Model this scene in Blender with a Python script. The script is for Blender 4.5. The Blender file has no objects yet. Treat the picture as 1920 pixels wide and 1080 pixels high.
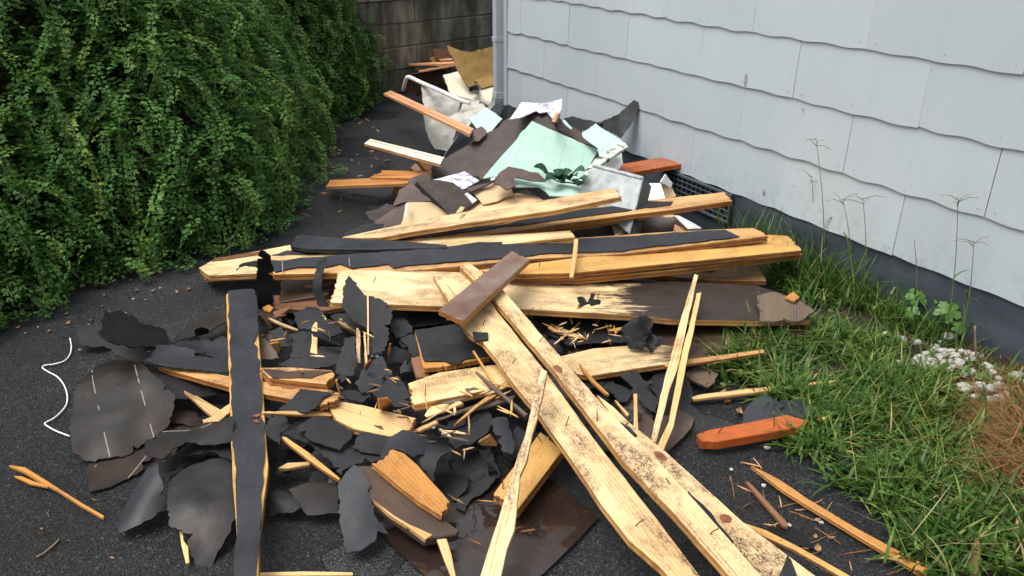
import bpy, bmesh, math, random
import numpy as np
from mathutils import Vector, Matrix, noise, geometry
R = math.radians
random.seed(7); rng = np.random.default_rng(7)
S = bpy.context.scene
COL = S.collection

# ------------------------------------------------------------------ camera, sky, sun, exposure
F, PITCH, CH = 1540.0, R(24), 1.5
cd = bpy.data.cameras.new('camera'); cam = bpy.data.objects.new('camera', cd); COL.objects.link(cam)
cam.location = (0, 0, CH); cam.rotation_euler = (R(90) - PITCH, 0, 0)
cd.sensor_width = 36; cd.lens = 36 * F / 1920; cd.clip_start = .05; cd.clip_end = 600
S.camera = cam
W = bpy.data.worlds.new('World'); S.world = W; W.use_nodes = True
wn = W.node_tree.nodes; wl = W.node_tree.links
sky = wn.new('ShaderNodeTexSky'); sky.sky_type = 'NISHITA'; sky.sun_disc = False
SUN_EL, SUN_AZ = 68, -115          # azimuth measured from +Y towards +X
sky.sun_elevation = R(SUN_EL); sky.sun_rotation = R(SUN_AZ)
sky.air_density = 1.0; sky.dust_density = 6.0; sky.ozone_density = 1.0
hs = wn.new('ShaderNodeHueSaturation'); hs.inputs['Saturation'].default_value = .35
wl.new(sky.outputs[0], hs.inputs['Color']); wl.new(hs.outputs[0], wn['Background'].inputs[0])
wn['Background'].inputs[1].default_value = .15
sd = bpy.data.lights.new('sun', 'SUN'); sd.energy = 1.1; sd.angle = R(35); sd.color = (1, .95, .87)
sun = bpy.data.objects.new('sun', sd); COL.objects.link(sun)
_sd = Vector((math.sin(R(SUN_AZ)) * math.cos(R(SUN_EL)), math.cos(R(SUN_AZ)) * math.cos(R(SUN_EL)), math.sin(R(SUN_EL))))
sun.rotation_euler = _sd.to_track_quat('Z', 'Y').to_euler(); sun.location = _sd * 20
S.view_settings.view_transform = 'Standard'; S.view_settings.look = 'None'
S.view_settings.gamma = 1; S.view_settings.exposure = .72

# ------------------------------------------------------------------ helpers
ZR = {'F': (0, 0, 1), 'Z2': (560, 0, 3), 'Z3': (900, 0, 3), 'Z4': (1380, 200, 3), 'Z5': (560, 280, 3.6), 'Z6': (980, 280, 3),
      'R1': (100, 520, 3.857), 'R2': (0, 780, 3.6), 'R3': (400, 520, 3.6), 'R4': (400, 780, 3.6), 'R5': (740, 540, 3.6),
      'R6': (820, 780, 3.6), 'R7': (1140, 560, 3.6), 'R8': (1300, 740, 3.097), 'S1': (680, 0, 4.5), 'S2': (780, 170, 4.154),
      'S3': (360, 400, 4.5), 'S4': (1600, 520, 3.857), 'S5': (480, 560, 5.4), 'S6': (1020, 560, 5.4)}
def px(s):
    """'R4 10,20 30,40' : survey sheet key, then points on that sheet -> points of the survey photograph"""
    out = []; o = ZR['F']
    for t in s.split():
        if ',' in t:
            a, b = t.split(','); out.append((o[0] + float(a) / o[2], o[1] + float(b) / o[2]))
        else: o = ZR[t]
    return out
SP, CP = math.sin(PITCH), math.cos(PITCH)
def ray(p):
    a, b = (p[0] - 960) / F, (540 - p[1]) / F
    return Vector((a, b * SP + CP, b * CP - SP))
EYE = Vector((0, 0, CH))
def P(p, z=0.0):
    d = ray(p); return EYE + d * ((z - CH) / d.z)

def link(name, me, mat=None, parent=None):
    o = bpy.data.objects.new(name, me); COL.objects.link(o)
    if mat and me and not me.materials: me.materials.append(mat)
    if parent: o.parent = parent
    return o
def tag(o, label=None, cat=None, group=None, kind=None):
    if label: o['label'] = label
    if cat: o['category'] = cat
    if group: o['group'] = group
    if kind: o['kind'] = kind
    return o
def empty(name, loc, label, cat, group=None):
    o = bpy.data.objects.new(name, None); COL.objects.link(o); o.location = loc; o.empty_display_size = .05
    return tag(o, label, cat, group)
def pymesh(name, v, f, smooth=False):
    me = bpy.data.meshes.new(name); me.from_pydata([tuple(q) for q in v], [], f); me.update()
    if smooth: me.shade_smooth()
    return me
def box_me(name, sx, sy, sz, bevel=0.0):
    bm = bmesh.new(); bmesh.ops.create_cube(bm, size=1); bmesh.ops.scale(bm, vec=(sx, sy, sz), verts=bm.verts)
    if bevel: bmesh.ops.bevel(bm, geom=list(bm.edges), offset=bevel, segments=1, affect='EDGES')
    me = bpy.data.meshes.new(name); bm.to_mesh(me); bm.free(); return me
def tube_me(name, pts, r, n=8, taper=None):
    pts = [Vector(q) for q in pts]; v = []; f = []; up = Vector((0.13, .21, 1)).normalized()
    for i, q in enumerate(pts):
        t = (pts[min(i + 1, len(pts) - 1)] - pts[max(i - 1, 0)]).normalized()
        a = t.cross(up)
        if a.length < .05: a = t.cross(Vector((1, 0, 0)))
        a.normalize(); b = t.cross(a)
        rr = r if taper is None else r * taper(i / (len(pts) - 1))
        for k in range(n):
            th = 2 * math.pi * k / n; v.append(q + (a * math.cos(th) + b * math.sin(th)) * rr)
    for i in range(len(pts) - 1):
        for k in range(n):
            f.append((i * n + k, i * n + (k + 1) % n, (i + 1) * n + (k + 1) % n, (i + 1) * n + k))
    f.append(tuple(range(n))[::-1]); f.append(tuple(range((len(pts) - 1) * n, len(pts) * n)))
    return pymesh(name, v, f, True)
def smooth_path(pts, n=6):
    pts = [Vector(q) for q in pts]; out = []
    for i in range(len(pts) - 1):
        p0, p1, p2, p3 = pts[max(i - 1, 0)], pts[i], pts[i + 1], pts[min(i + 2, len(pts) - 1)]
        for k in range(n):
            t = k / n
            out.append(.5 * ((2 * p1) + (-p0 + p2) * t + (2 * p0 - 5 * p1 + 4 * p2 - p3) * t * t + (-p0 + 3 * p1 - 3 * p2 + p3) * t ** 3))
    out.append(pts[-1]); return out

# ------------------------------------------------------------------ materials
class N:
    def __init__(s, name):
        s.m = bpy.data.materials.new(name); s.m.use_nodes = True; s.t = s.m.node_tree
        s.b = s.t.nodes['Principled BSDF']; s.tc = None
    def n(s, typ, **k):
        o = s.t.nodes.new('ShaderNode' + typ)
        for a, b in k.items():
            if a in o.inputs.keys() or isinstance(a, int): s.set(o.inputs[a], b)
            else: setattr(o, a, b)
        return o
    def set(s, sock, v):
        if hasattr(v, 'is_output') or isinstance(v, bpy.types.NodeSocket): s.t.links.new(v, sock)
        else: sock.default_value = v
    def co(s, kind='Object', rnd=True):
        if s.tc is None: s.tc = s.n('TexCoord')
        c = s.tc.outputs[kind]
        if rnd:
            i = s.n('ObjectInfo'); mu = s.n('Math', operation='MULTIPLY'); s.set(mu.inputs[0], i.outputs['Random']); mu.inputs[1].default_value = 61.7
            a = s.n('VectorMath', operation='ADD'); s.set(a.inputs[0], c); s.set(a.inputs[1], mu.outputs[0]); c = a.outputs[0]
        return c
    def sc(s, c, x, y, z):
        m = s.n('VectorMath', operation='MULTIPLY'); s.set(m.inputs[0], c); m.inputs[1].default_value = (x, y, z); return m.outputs[0]
    def noise(s, c, scale, detail=4, rough=.55, dist=0.0):
        o = s.n('TexNoise'); s.set(o.inputs['Vector'], c); o.inputs['Scale'].default_value = scale; o.inputs['Detail'].default_value = detail
        o.inputs['Roughness'].default_value = rough; o.inputs['Distortion'].default_value = dist; return o.outputs['Fac']
    def vor(s, c, scale, feature='F1', out='Distance'):
        o = s.n('TexVoronoi', feature=feature); s.set(o.inputs['Vector'], c); o.inputs['Scale'].default_value = scale; return o.outputs[out]
    def ramp(s, fac, stops):
        o = s.n('ValToRGB'); s.set(o.inputs[0], fac); cr = o.color_ramp
        while len(cr.elements) < len(stops): cr.elements.new(.5)
        for e, (p, c) in zip(cr.elements, stops):
            e.position = p; e.color = (c, c, c, 1) if isinstance(c, (int, float)) else (*c, 1)
        return o.outputs[0]
    def mix(s, fac, a, b, blend='MIX'):
        o = s.n('MixRGB', blend_type=blend)
        for k, v in ((0, fac), (1, a), (2, b)):
            if isinstance(v, tuple) and len(v) == 3: v = (*v, 1)
            s.set(o.inputs[k], v)
        return o.outputs[0]
    def math(s, op, a, b=0.0, clamp=False):
        o = s.n('Math', operation=op, use_clamp=clamp); s.set(o.inputs[0], a); s.set(o.inputs[1], b); return o.outputs[0]
    def bump(s, h, strength=.3, dist=.01):
        o = s.n('Bump'); s.set(o.inputs['Height'], h); o.inputs['Strength'].default_value = strength; o.inputs['Distance'].default_value = dist
        s.set(s.b.inputs['Normal'], o.outputs[0])
    def out(s, col=None, rough=None, spec=None, **k):
        if col is not None: s.set(s.b.inputs['Base Color'], (*col, 1) if isinstance(col, tuple) else col)
        if rough is not None: s.set(s.b.inputs['Roughness'], rough)
        if spec is not None: s.set(s.b.inputs['Specular IOR Level'], spec)
        for a, b in k.items(): s.set(s.b.inputs[a], b)
        return s.m

def wood(name, light, dark, dirt=.5, stain=None, staincol=(.03, .017, .011), rough=.5, grey=0.0, speck=1.0):
    """sawn softwood: growth bands, fine fibres, speckled dirt; stain=(x0,x1) soaks one end along the length"""
    k = N(name); c = k.co(); raw = k.co('Object', False)
    big = k.noise(k.sc(c, 1.1, 9, 9), 1.6, 3, .5, .6)
    w = k.n('TexWave', wave_type='BANDS', bands_direction='Y'); k.set(w.inputs['Vector'], k.sc(c, .16, 1, 1))
    w.inputs['Scale'].default_value = 30; w.inputs['Distortion'].default_value = 4.2; w.inputs['Detail'].default_value = 2; w.inputs['Detail Scale'].default_value = .9
    fib = k.noise(k.sc(c, 2.2, 130, 130), 2.2, 4, .7)
    g = k.math('ADD', k.math('MULTIPLY', w.outputs['Fac'], .20), k.math('ADD', k.math('MULTIPLY', big, .62), k.math('MULTIPLY', fib, .36)))
    mid = tuple((a * .6 + b * .4) for a, b in zip(light, dark))
    col = k.ramp(g, [(.36, dark), (.47, mid), (.62, light), (1, tuple(min(1, x * 1.06) for x in light))])
    if grey: col = k.mix(k.ramp(k.noise(c, 9, 5), [(.4, 0), (.7, grey)]), col, (.22, .19, .16))
    patch = k.ramp(k.noise(k.sc(c, 1.6, 3.4, 3), 2.6, 4, .6, .4), [(.42, 0), (.62, 1)])
    spk = k.math('MULTIPLY', k.ramp(k.noise(k.sc(c, .8, 1.4, 1.3), 190, 4, .75), [(.46, 0), (.53, 1)]), k.ramp(k.noise(c, 26, 6, .8), [(.42, 0), (.52, 1)]))
    crack = k.ramp(k.noise(k.sc(c, 1.3, 60, 60), 2.0, 2, .5), [(.68, 0), (.71, 1)])
    spk2 = k.ramp(k.vor(k.sc(c, 1, 1.4, 1), 30), [(.05, 1), (.085, 0)])
    dm = k.math('MULTIPLY', k.math('MAXIMUM', k.math('MULTIPLY', patch, spk), k.math('MULTIPLY', spk2, .6)), dirt * speck, True)
    col = k.mix(k.math('MULTIPLY', k.math('MULTIPLY', k.math('MULTIPLY', patch, k.ramp(k.noise(k.sc(c, 3, 8, 4), 4, 6, .75), [(.36, .15), (.62, 1)])), .6), dirt), col, (.20, .115, .065))
    col = k.mix(k.math('MULTIPLY', dm, .95), col, (.05, .026, .016))
    col = k.mix(k.math('MULTIPLY', crack, .75), col, (.10, .04, .015))
    tint = k.ramp(k.noise(k.sc(c, .8, 2.2, 2), 2.0, 3), [(.35, (.86, .78, .68)), (.5, (1, 1, 1)), (.68, (1, .93, .80))]); col = k.mix(1.0, col, tint, 'MULTIPLY')
    if stain:
        sx = k.n('SeparateXYZ'); k.set(sx.inputs[0], raw)
        wob = k.math('ADD', k.math('MULTIPLY', k.math('SUBTRACT', k.noise(k.sc(c, 1.2, 26, 9), 2.4, 7, .75), .5), .55), k.math('MULTIPLY', k.math('SUBTRACT', k.noise(k.sc(c, 1, 2.2, 2), 5, 5, .7), .5), .7))
        mr = k.n('MapRange'); k.set(mr.inputs[0], k.math('ADD', sx.outputs[0], wob)); mr.inputs[1].default_value = stain[0]; mr.inputs[2].default_value = stain[1]
        sc2 = k.mix(k.ramp(k.noise(k.sc(c, 2, 16, 9), 5, 6, .7), [(.38, 0), (.68, 1)]), staincol, tuple(min(1, v * 2.0 + .004) for v in staincol))
        col = k.mix(mr.outputs[0], col, sc2)
    k.bump(k.math('ADD', fib, k.math('MULTIPLY', w.outputs['Fac'], .12)), .22, .003)
    return k.out(col, k.ramp(k.noise(c, 5, 3), [(.3, rough - .12), (.7, rough + .15)]), .4)

def felt(name, base=(.0155, .0168, .0195), brown=0.0, lines=0.0, rough=.6, dust=.5):
    k = N(name); c = k.co(); raw = k.co('Object', False)
    n1 = k.noise(c, 5, 5, .62); n2 = k.noise(c, 34, 5, .7); fine = k.noise(c, 420, 2, .6)
    col = k.ramp(n1, [(.3, tuple(v * .6 for v in base)), (.7, tuple(v * 1.5 for v in base))])
    col = k.mix(k.math('MULTIPLY', k.ramp(n2, [(.5, 0), (.68, 1)]), .5 * dust), col, (.05, .049, .049))
    scuff = k.ramp(k.noise(k.sc(c, 2, 9, 4), 6, 5, .75), [(.58, 0), (.66, 1)]); col = k.mix(k.math('MULTIPLY', scuff, .5 * dust), col, (.075, .068, .062))
    grit = k.ramp(k.noise(c, 210, 3, .8), [(.62, 0), (.68, 1)]); col = k.mix(k.math('MULTIPLY', grit, .55 * dust), col, (.11, .105, .10))
    if brown: col = k.mix(k.math('MULTIPLY', k.ramp(k.noise(c, 4.2, 4, .6), [(.5, 0), (.66, 1)]), brown), col, (.045, .022, .012))
    col = k.mix(k.ramp(k.vor(c, 26), [(.018, .8 * dust), (.035, 0)]), col, (.28, .24, .19))
    if lines:
        sx = k.n('SeparateXYZ'); k.set(sx.inputs[0], raw)
        m = k.math('ABSOLUTE', k.math('SUBTRACT', k.math('FRACT', k.math('MULTIPLY', sx.outputs[1], 1 / lines)), .5))
        dash = k.ramp(k.noise(k.sc(c, 1, .2, 1), 19, 2), [(.47, 0), (.53, 1)])
        col = k.mix(k.math('MULTIPLY', k.ramp(m, [(.0, 1), (.008, 1), (.014, 0)]), dash), col, (.22, .215, .2))
    k.bump(k.math('ADD', k.math('MULTIPLY', fine, .30), k.math('ADD', k.math('MULTIPLY', n2, .7), n1)), .26, .005)
    return k.out(col, k.ramp(n1, [(.3, rough - .16), (.7, rough + .16)]), .27)

def plain(name, c1, c2, scale=8, rough=.6, bumps=.1, spec=.4, spots=None, spotscale=20, metallic=0.0):
    k = N(name); c = k.co(); n = k.noise(c, scale, 5, .6)
    col = k.ramp(n, [(.3, c1), (.7, c2)])
    if spots: col = k.mix(k.ramp(k.noise(c, spotscale, 5, .7), [(.56, 0), (.64, spots[1])]), col, spots[0])
    k.bump(k.noise(c, scale * 9, 4, .65), bumps, .004)
    return k.out(col, k.ramp(n, [(.3, max(.05, rough - .1)), (.7, rough + .1)]), spec, Metallic=metallic)

M = {}
PL, PD = (.72, .54, .30), (.46, .265, .095)
M['pine'] = wood('pine_sapwood', PL, PD, 1.0)
M['pine_clean'] = wood('pine_clean', (.66, .455, .21), (.45, .23, .07), .35, speck=.7)
M['pine_pale'] = wood('pine_pale', (.75, .585, .34), (.54, .33, .125), .7)
M['pine_gold'] = wood('pine_golden', (.60, .36, .11), (.36, .155, .03), .45)
M['pine_orange'] = wood('pine_wet_orange', (.50, .24, .06), (.28, .10, .02), .4, rough=.4)
M['pine_stained'] = wood('pine_half_blackened', (.75, .585, .34), (.54, .33, .125), .7, stain=(.12, .24), staincol=(.020, .0135, .011))
M['pine_stained2'] = wood('pine_blackened_side', (.73, .565, .32), (.52, .31, .115), .6, stain=(-.02, .22), staincol=(.03, .017, .012))
M['pine_worn'] = wood('pine_worn_far_end', (.57, .34, .14), (.29, .13, .04), .8, rough=.45)
M['dark_wood'] = wood('wood_blackened', (.055, .037, .028), (.014, .0095, .008), .5, rough=.45)
M['brown_wood'] = wood('wood_wet_brown', (.21, .10, .05), (.07, .03, .015), .5, rough=.45)
M['stain_wood'] = wood('wood_dark_stain', (.15, .080, .055), (.055, .024, .017), .6, rough=.24, grey=.8)
M['red_wood'] = wood('wood_red_stain', (.44, .105, .017), (.16, .024, .005), .7, rough=.26, speck=1)
M['trim'] = wood('trim_pinkish', (.62, .33, .17), (.44, .20, .085), .12, rough=.4, speck=.3)
M['trim_tan'] = wood('trim_tan', (.50, .235, .08), (.33, .13, .035), .12, rough=.4, speck=.3)
M['trim_white'] = wood('trim_pale_face', (.86, .80, .68), (.72, .60, .42), .1, rough=.4, speck=.2)
M['grey_wood'] = wood('wood_weathered_grey', (.125, .10, .078), (.035, .027, .021), .8, rough=.6)
M['edge_wood'] = wood('pine_sawn_edge', (.50, .275, .09), (.24, .095, .024), .6, rough=.45)
M['edge_orange'] = wood('pine_wet_edge', (.36, .155, .04), (.15, .05, .013), .7, rough=.42)
M['felt'] = felt('roofing_felt')
M['felt_dark'] = felt('roofing_felt_dark', (.006, .006, .0065), dust=.15)
M['felt_brown'] = felt('roofing_felt_brown', (.011, .010, .0095), brown=.6, lines=.13, dust=.25, rough=.55)
M['felt_lined'] = felt('roofing_felt_lined', (.0125, .0128, .0145), brown=.3, lines=.2, dust=.3, rough=.52)
M['felt_slate'] = felt('roofing_felt_slate', (.020, .0225, .027), rough=.55)
M['chalk'] = plain('chalk', (.16, .155, .15), (.26, .255, .25), 60, .9, .1)
M['knot'] = plain('knot', (.26, .10, .045), (.09, .03, .016), 60, .4, .2)
M['brown_panel'] = plain('hardboard_brown', (.045, .028, .022), (.085, .056, .045), 6, .5, .1, spots=((.13, .10, .085), .5), spotscale=45)
def wetboard():
    k = N('hardboard_wet'); c = k.co('Object', False)
    n = k.noise(c, 5, 5, .6); col = k.ramp(n, [(.3, (.016, .0105, .009)), (.7, (.034, .022, .018))])
    col = k.mix(k.ramp(k.noise(k.sc(c, 3, 9, 3), 3, 6, .7), [(.56, 0), (.68, .55)]), col, (.085, .045, .025))
    pud = k.ramp(k.noise(c, 4.2, 3, .5), [(.52, 1), (.55, 0)])
    k.bump(k.math('MULTIPLY', k.noise(c, 60, 4, .7), k.ramp(pud, [(0, 1), (1, .02)])), .25, .004)
    return k.out(col, k.mix(pud, (.36, .36, .36), (.015, .015, .015)), .9)
M['brown_wet'] = wetboard()
M['brown_dark'] = plain('hardboard_dark', (.022, .0155, .014), (.052, .037, .033), 14, .5, .15, spots=((.10, .078, .07), .45), spotscale=60)
M['cardboard'] = plain('backing_tan', (.42, .31, .165), (.51, .385, .22), 7, .7, .1, spots=((.40, .29, .16), .5), spotscale=9)
M['peach'] = plain('backing_peach', (.60, .36, .185), (.67, .43, .24), 5, .6, .05)
M['white_paper'] = plain('white_backing', (.62, .62, .61), (.70, .70, .68), 9, .5, .05, spots=((.55, .55, .58), .5), spotscale=14)
M['cream'] = plain('cream_board', (.60, .55, .42), (.66, .61, .49), 5, .6, .05, spots=((.62, .52, .34), .4), spotscale=7)
M['lavender'] = plain('pale_lilac_board', (.42, .42, .50), (.50, .50, .58), 5, .5, .05)
M['carpet'] = plain('carpet_jute', (.20, .125, .042), (.30, .20, .075), 60, .95, .9, .1, spots=((.2, .12, .045), .8), spotscale=150)
M['carpet_edge'] = plain('carpet_pile', (.02, .02, .035), (.04, .04, .06), 60, .95, .5, .1)
M['cloth'] = plain('pale_cloth', (.36, .35, .315), (.46, .45, .41), 16, .85, .4, .2, spots=((.30, .28, .24), .3), spotscale=9)
M['white_metal'] = plain('white_enamel', (.68, .68, .65), (.76, .76, .73), 10, .35, .05, spots=((.35, .3, .25), .5), spotscale=30)
M['galv'] = plain('galvanised', (.25, .28, .28), (.40, .44, .43), 26, .38, .12, .5, spots=((.16, .18, .18), .7), spotscale=22, metallic=.35)
M['galv_dark'] = plain('galvanised_side', (.06, .065, .06), (.12, .13, .12), 20, .5, .1, metallic=.3)
M['steel'] = plain('rusty_nail', (.05, .03, .02), (.10, .06, .04), 80, .5, .1)
M['white_wire'] = plain('white_cable', (.72, .72, .72), (.8, .8, .8), 20, .4, 0)
M['twig'] = plain('twig', (.10, .07, .045), (.2, .14, .09), 40, .8, .2)
M['leaf_dry'] = plain('leaf_dry', (.20, .085, .03), (.34, .19, .08), 40, .6, .1)
M['fake_leaf'] = plain('plastic_leaf', (.014, .058, .026), (.03, .10, .05), 40, .5, .2)
M['stone'] = plain('white_stone', (.28, .275, .255), (.47, .46, .43), 30, .6, .3, spots=((.3, .26, .2), .6), spotscale=24)
M['black_plastic'] = plain('black_plastic', (.012, .012, .013), (.02, .02, .022), 20, .4, 0)
M['brown_paper'] = plain('wet_brown_sheet', (.10, .045, .028), (.18, .085, .05), 6, .6, .2)

def mint():
    k = N('mint_tileboard'); c = k.co('Object', False); r = k.co()
    sx = k.n('SeparateXYZ'); k.set(sx.inputs[0], c)
    def ln(s): return k.math('ABSOLUTE', k.math('SUBTRACT', k.math('FRACT', k.math('MULTIPLY', s, 1 / .112)), .5))
    m = k.math('MINIMUM', ln(sx.outputs[0]), ln(sx.outputs[1]))
    line = k.ramp(m, [(0, 1), (.012, 1), (.022, 0)])
    col = k.ramp(k.noise(r, 4, 3), [(.3, (.38, .58, .49)), (.7, (.44, .63, .55))])
    col = k.mix(k.math('MULTIPLY', line, .32), col, (.25, .40, .33))
    col = k.mix(k.ramp(k.vor(r, 9), [(.03, .8), (.05, 0)]), col, (.1, .1, .08))
    col = k.mix(k.ramp(k.noise(r, 18, 5, .7), [(.62, 0), (.7, .35)]), col, (.40, .42, .33))
    k.bump(k.math('MULTIPLY', line, -1.0), .5, .002)
    return k.out(col, .42, .4)
M['mint'] = mint()
def wallpaper():
    k = N('floral_board'); c = k.co(); sx = k.n('SeparateXYZ'); k.set(sx.inputs[0], k.co('Object', False))
    fl = k.ramp(k.noise(c, 22, 6, .7, 1.2), [(.44, 0), (.54, 1)]); reg = k.ramp(k.noise(c, 9, 2), [(.44, 0), (.56, 1)])
    col = k.mix(k.math('MULTIPLY', fl, reg), (.70, .70, .72), (.25, .23, .37))
    w = k.n('TexWave', wave_type='BANDS', bands_direction='X'); k.set(w.inputs['Vector'], k.co('Object', False)); w.inputs['Scale'].default_value = 26; w.inputs['Distortion'].default_value = .4
    edge = k.ramp(k.math('ADD', sx.outputs[0], 0), [(.10, 0), (.115, 1), (.155, 1), (.17, 0)])
    col = k.mix(k.math('MULTIPLY', k.math('MULTIPLY', edge, w.outputs['Fac']), .6), col, (.4, .38, .36))
    return k.out(col, .3, .5)
M['floral'] = wallpaper()
def marble():
    k = N('speckled_edging'); c = k.co()
    col = k.ramp(k.noise(c, 30, 7, .75, .4), [(.42, (.66, .70, .60)), (.53, (.40, .46, .38)), (.56, (.03, .035, .035)), (.70, (.02, .02, .02))])
    return k.out(col, .35, .5)
M['marble'] = marble()

def asphalt():
    k = N('asphalt'); c = k.co('Object', False)
    ag = k.vor(c, 215, out='Color'); agd = k.vor(c, 215); big = k.noise(c, .8, 5, .6); n2 = k.noise(c, 260, 3, .7); fine = k.noise(c, 90, 4, .7)
    bw = k.n('RGBToBW'); k.set(bw.inputs[0], ag)
    col = k.ramp(bw.outputs[0], [(.2, (.017, .018, .0205)), (.55, (.036, .038, .043)), (.80, (.066, .070, .077)), (.98, (.22, .225, .23))])
    col = k.mix(k.ramp(big, [(.35, .5), (.65, 0)]), col, (.0045, .0045, .005))
    col = k.mix(k.ramp(k.noise(c, 3.1, 6, .75), [(.56, 0), (.74, .30)]), col, (.030, .028, .026))
    wet = k.ramp(k.noise(c, 1.05, 4, .62), [(.50, 0), (.60, 1)])
    pud = None
    for (q, r_) in (((690, 1045), .17), ((790, 1075), .14), ((660, 275), .55), ((620, 390), .5), ((700, 215), .4), ((1230, 980), .2)):
        w_ = P(q); dv = k.n('VectorMath', operation='DISTANCE'); k.set(dv.inputs[0], c); dv.inputs[1].default_value = tuple(w_)
        v_ = k.math('ADD', k.math('MULTIPLY', dv.outputs['Value'], 1 / r_), k.math('MULTIPLY', k.noise(c, 5, 4, .65), .9)); pud = v_ if pud is None else k.math('MINIMUM', pud, v_)
    pud = k.ramp(pud, [(.98, 1), (1.12, 0)]); wet = k.math('MAXIMUM', wet, pud)       # film of rainwater in the low places
    rough = k.mix(wet, k.ramp(fine, [(.3, .34), (.7, .66)]), k.ramp(fine, [(.35, .16), (.7, .45)]))
    h = k.math('ADD', k.math('MULTIPLY', agd, 1.3), k.math('ADD', n2, k.math('MULTIPLY', fine, .9)))
    rough = k.mix(k.math('MULTIPLY', pud, .8), rough, (.05, .05, .05)); col = k.mix(k.math('MULTIPLY', pud, .55), col, (.004, .004, .0042))
    k.bump(k.math('MULTIPLY', h, k.math('MULTIPLY', k.ramp(wet, [(0, 1), (1, .55)]), k.ramp(pud, [(0, 1), (1, .3)]))), 1.0, .009)
    return k.out(col, rough, .5)
M['asphalt'] = asphalt()
def soil(name, a, b, s=20):
    k = N(name); c = k.co('Object', False)
    col = k.ramp(k.noise(c, s, 7, .7), [(.3, a), (.62, b), (.8, tuple(min(1, v * 2.2) for v in b))]); k.bump(k.noise(c, s * 3, 6, .75), .9, .02)
    return k.out(col, .85, .3)
M['soil'] = soil('soil', (.014, .010, .006), (.045, .030, .018))
M['litter'] = soil('leaf_litter', (.04, .025, .015), (.16, .09, .05), 30)
def leafmat(name, ramp, rough=.42, trans=.25):
    k = N(name); a = k.n('Attribute', attribute_name='tone'); col = k.ramp(a.outputs['Fac'], ramp)
    k.out(col, rough, .28)
    tr = k.n('BsdfTranslucent'); k.set(tr.inputs[0], col); mx = k.n('MixShader'); mx.inputs[0].default_value = trans
    k.set(mx.inputs[1], k.b.outputs[0]); k.set(mx.inputs[2], tr.outputs[0])
    k.t.links.new(mx.outputs[0], k.t.nodes['Material Output'].inputs[0]); return k.m
M['vine'] = leafmat('vine_leaf', [(0, (.034, .088, .018)), (.35, (.062, .160, .032)), (.62, (.095, .22, .044)), (.86, (.16, .28, .050)), (1, (.28, .34, .055))], .5, .35)
M['grass'] = leafmat('grass_blade', [(0, (.020, .050, .008)), (.4, (.046, .108, .016)), (.75, (.095, .175, .028)), (.9, (.21, .27, .06)), (1, (.42, .34, .15))], .4, .3)
M['straw'] = leafmat('straw', [(0, (.09, .042, .014)), (.6, (.21, .11, .036)), (1, (.34, .21, .085))], .6, .15)
M['vine_stem'] = plain('vine_stem', (.10, .12, .04), (.20, .20, .08), 30, .6, .1)
M['weed_leaf'] = plain('weed_leaf', (.035, .10, .014), (.07, .16, .028), 24, .45, .2)
def painted(name, a, b, streak=.25, spots=.5, rough=.5, bumpscale=60, bumps=.1):
    k = N(name); c = k.co(); g = k.n('NewGeometry').outputs['Position']
    n = k.noise(k.sc(g, 1.5, 1.5, .5), 2.2, 4, .6)
    col = k.ramp(n, [(.3, a), (.7, b)])
    col = k.mix(k.ramp(k.noise(k.sc(c, 14, 14, .9), 3, 4, .6), [(.55, 0), (.75, streak)]), col, tuple(v * .66 for v in a))
    col = k.mix(k.ramp(k.noise(c, 34, 4, .7), [(.66, 0), (.72, spots)]), col, tuple(v * .45 for v in a))
    k.bump(k.noise(c, bumpscale, 4, .6), bumps, .003)
    return k.out(col, rough, .4)
def siding():
    k = N('siding_paint'); c = k.co(); g = k.n('NewGeometry').outputs['Position']; sx = k.n('SeparateXYZ'); k.set(sx.inputs[0], g)
    col = k.ramp(k.noise(k.sc(g, 1.2, 1.2, .6), 1.8, 4, .6), [(.3, (.40, .452, .484)), (.7, (.445, .497, .527))])
    rv = k.n('ObjectInfo').outputs['Random']; col = k.mix(1.0, col, k.ramp(rv, [(0, (.955, .955, .96)), (1, (1.03, 1.03, 1.02))]), 'MULTIPLY')
    col = k.mix(k.ramp(k.noise(k.sc(g, 13, 13, .7), 2.4, 4, .65), [(.55, 0), (.78, .13)]), col, (.28, .31, .32))
    col = k.mix(k.ramp(k.noise(g, 26, 6, .75), [(.64, 0), (.72, .5)]), col, (.24, .26, .26))
    low = k.n('MapRange'); k.set(low.inputs[0], sx.outputs[2]); low.inputs[1].default_value = .46; low.inputs[2].default_value = .24
    mil = k.math('MULTIPLY', low.outputs[0], k.ramp(k.noise(g, 15, 7, .8), [(.50, 0), (.66, 1)])); col = k.mix(k.math('MULTIPLY', mil, .38), col, (.12, .135, .12))
    k.bump(k.math('ADD', k.noise(k.sc(g, 60, 60, 3), 1.5, 3, .6), k.noise(g, 30, 4, .6)), .14, .003)
    return k.out(col, .5, .35)
M['shingle'] = siding()
M['trim_paint'] = painted('corner_paint', (.36, .405, .435), (.41, .455, .485), .2, .3, .4)
M['foundation'] = painted('foundation_paint', (.040, .050, .064), (.062, .074, .092), .3, .3, .5, 22, .9)
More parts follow.
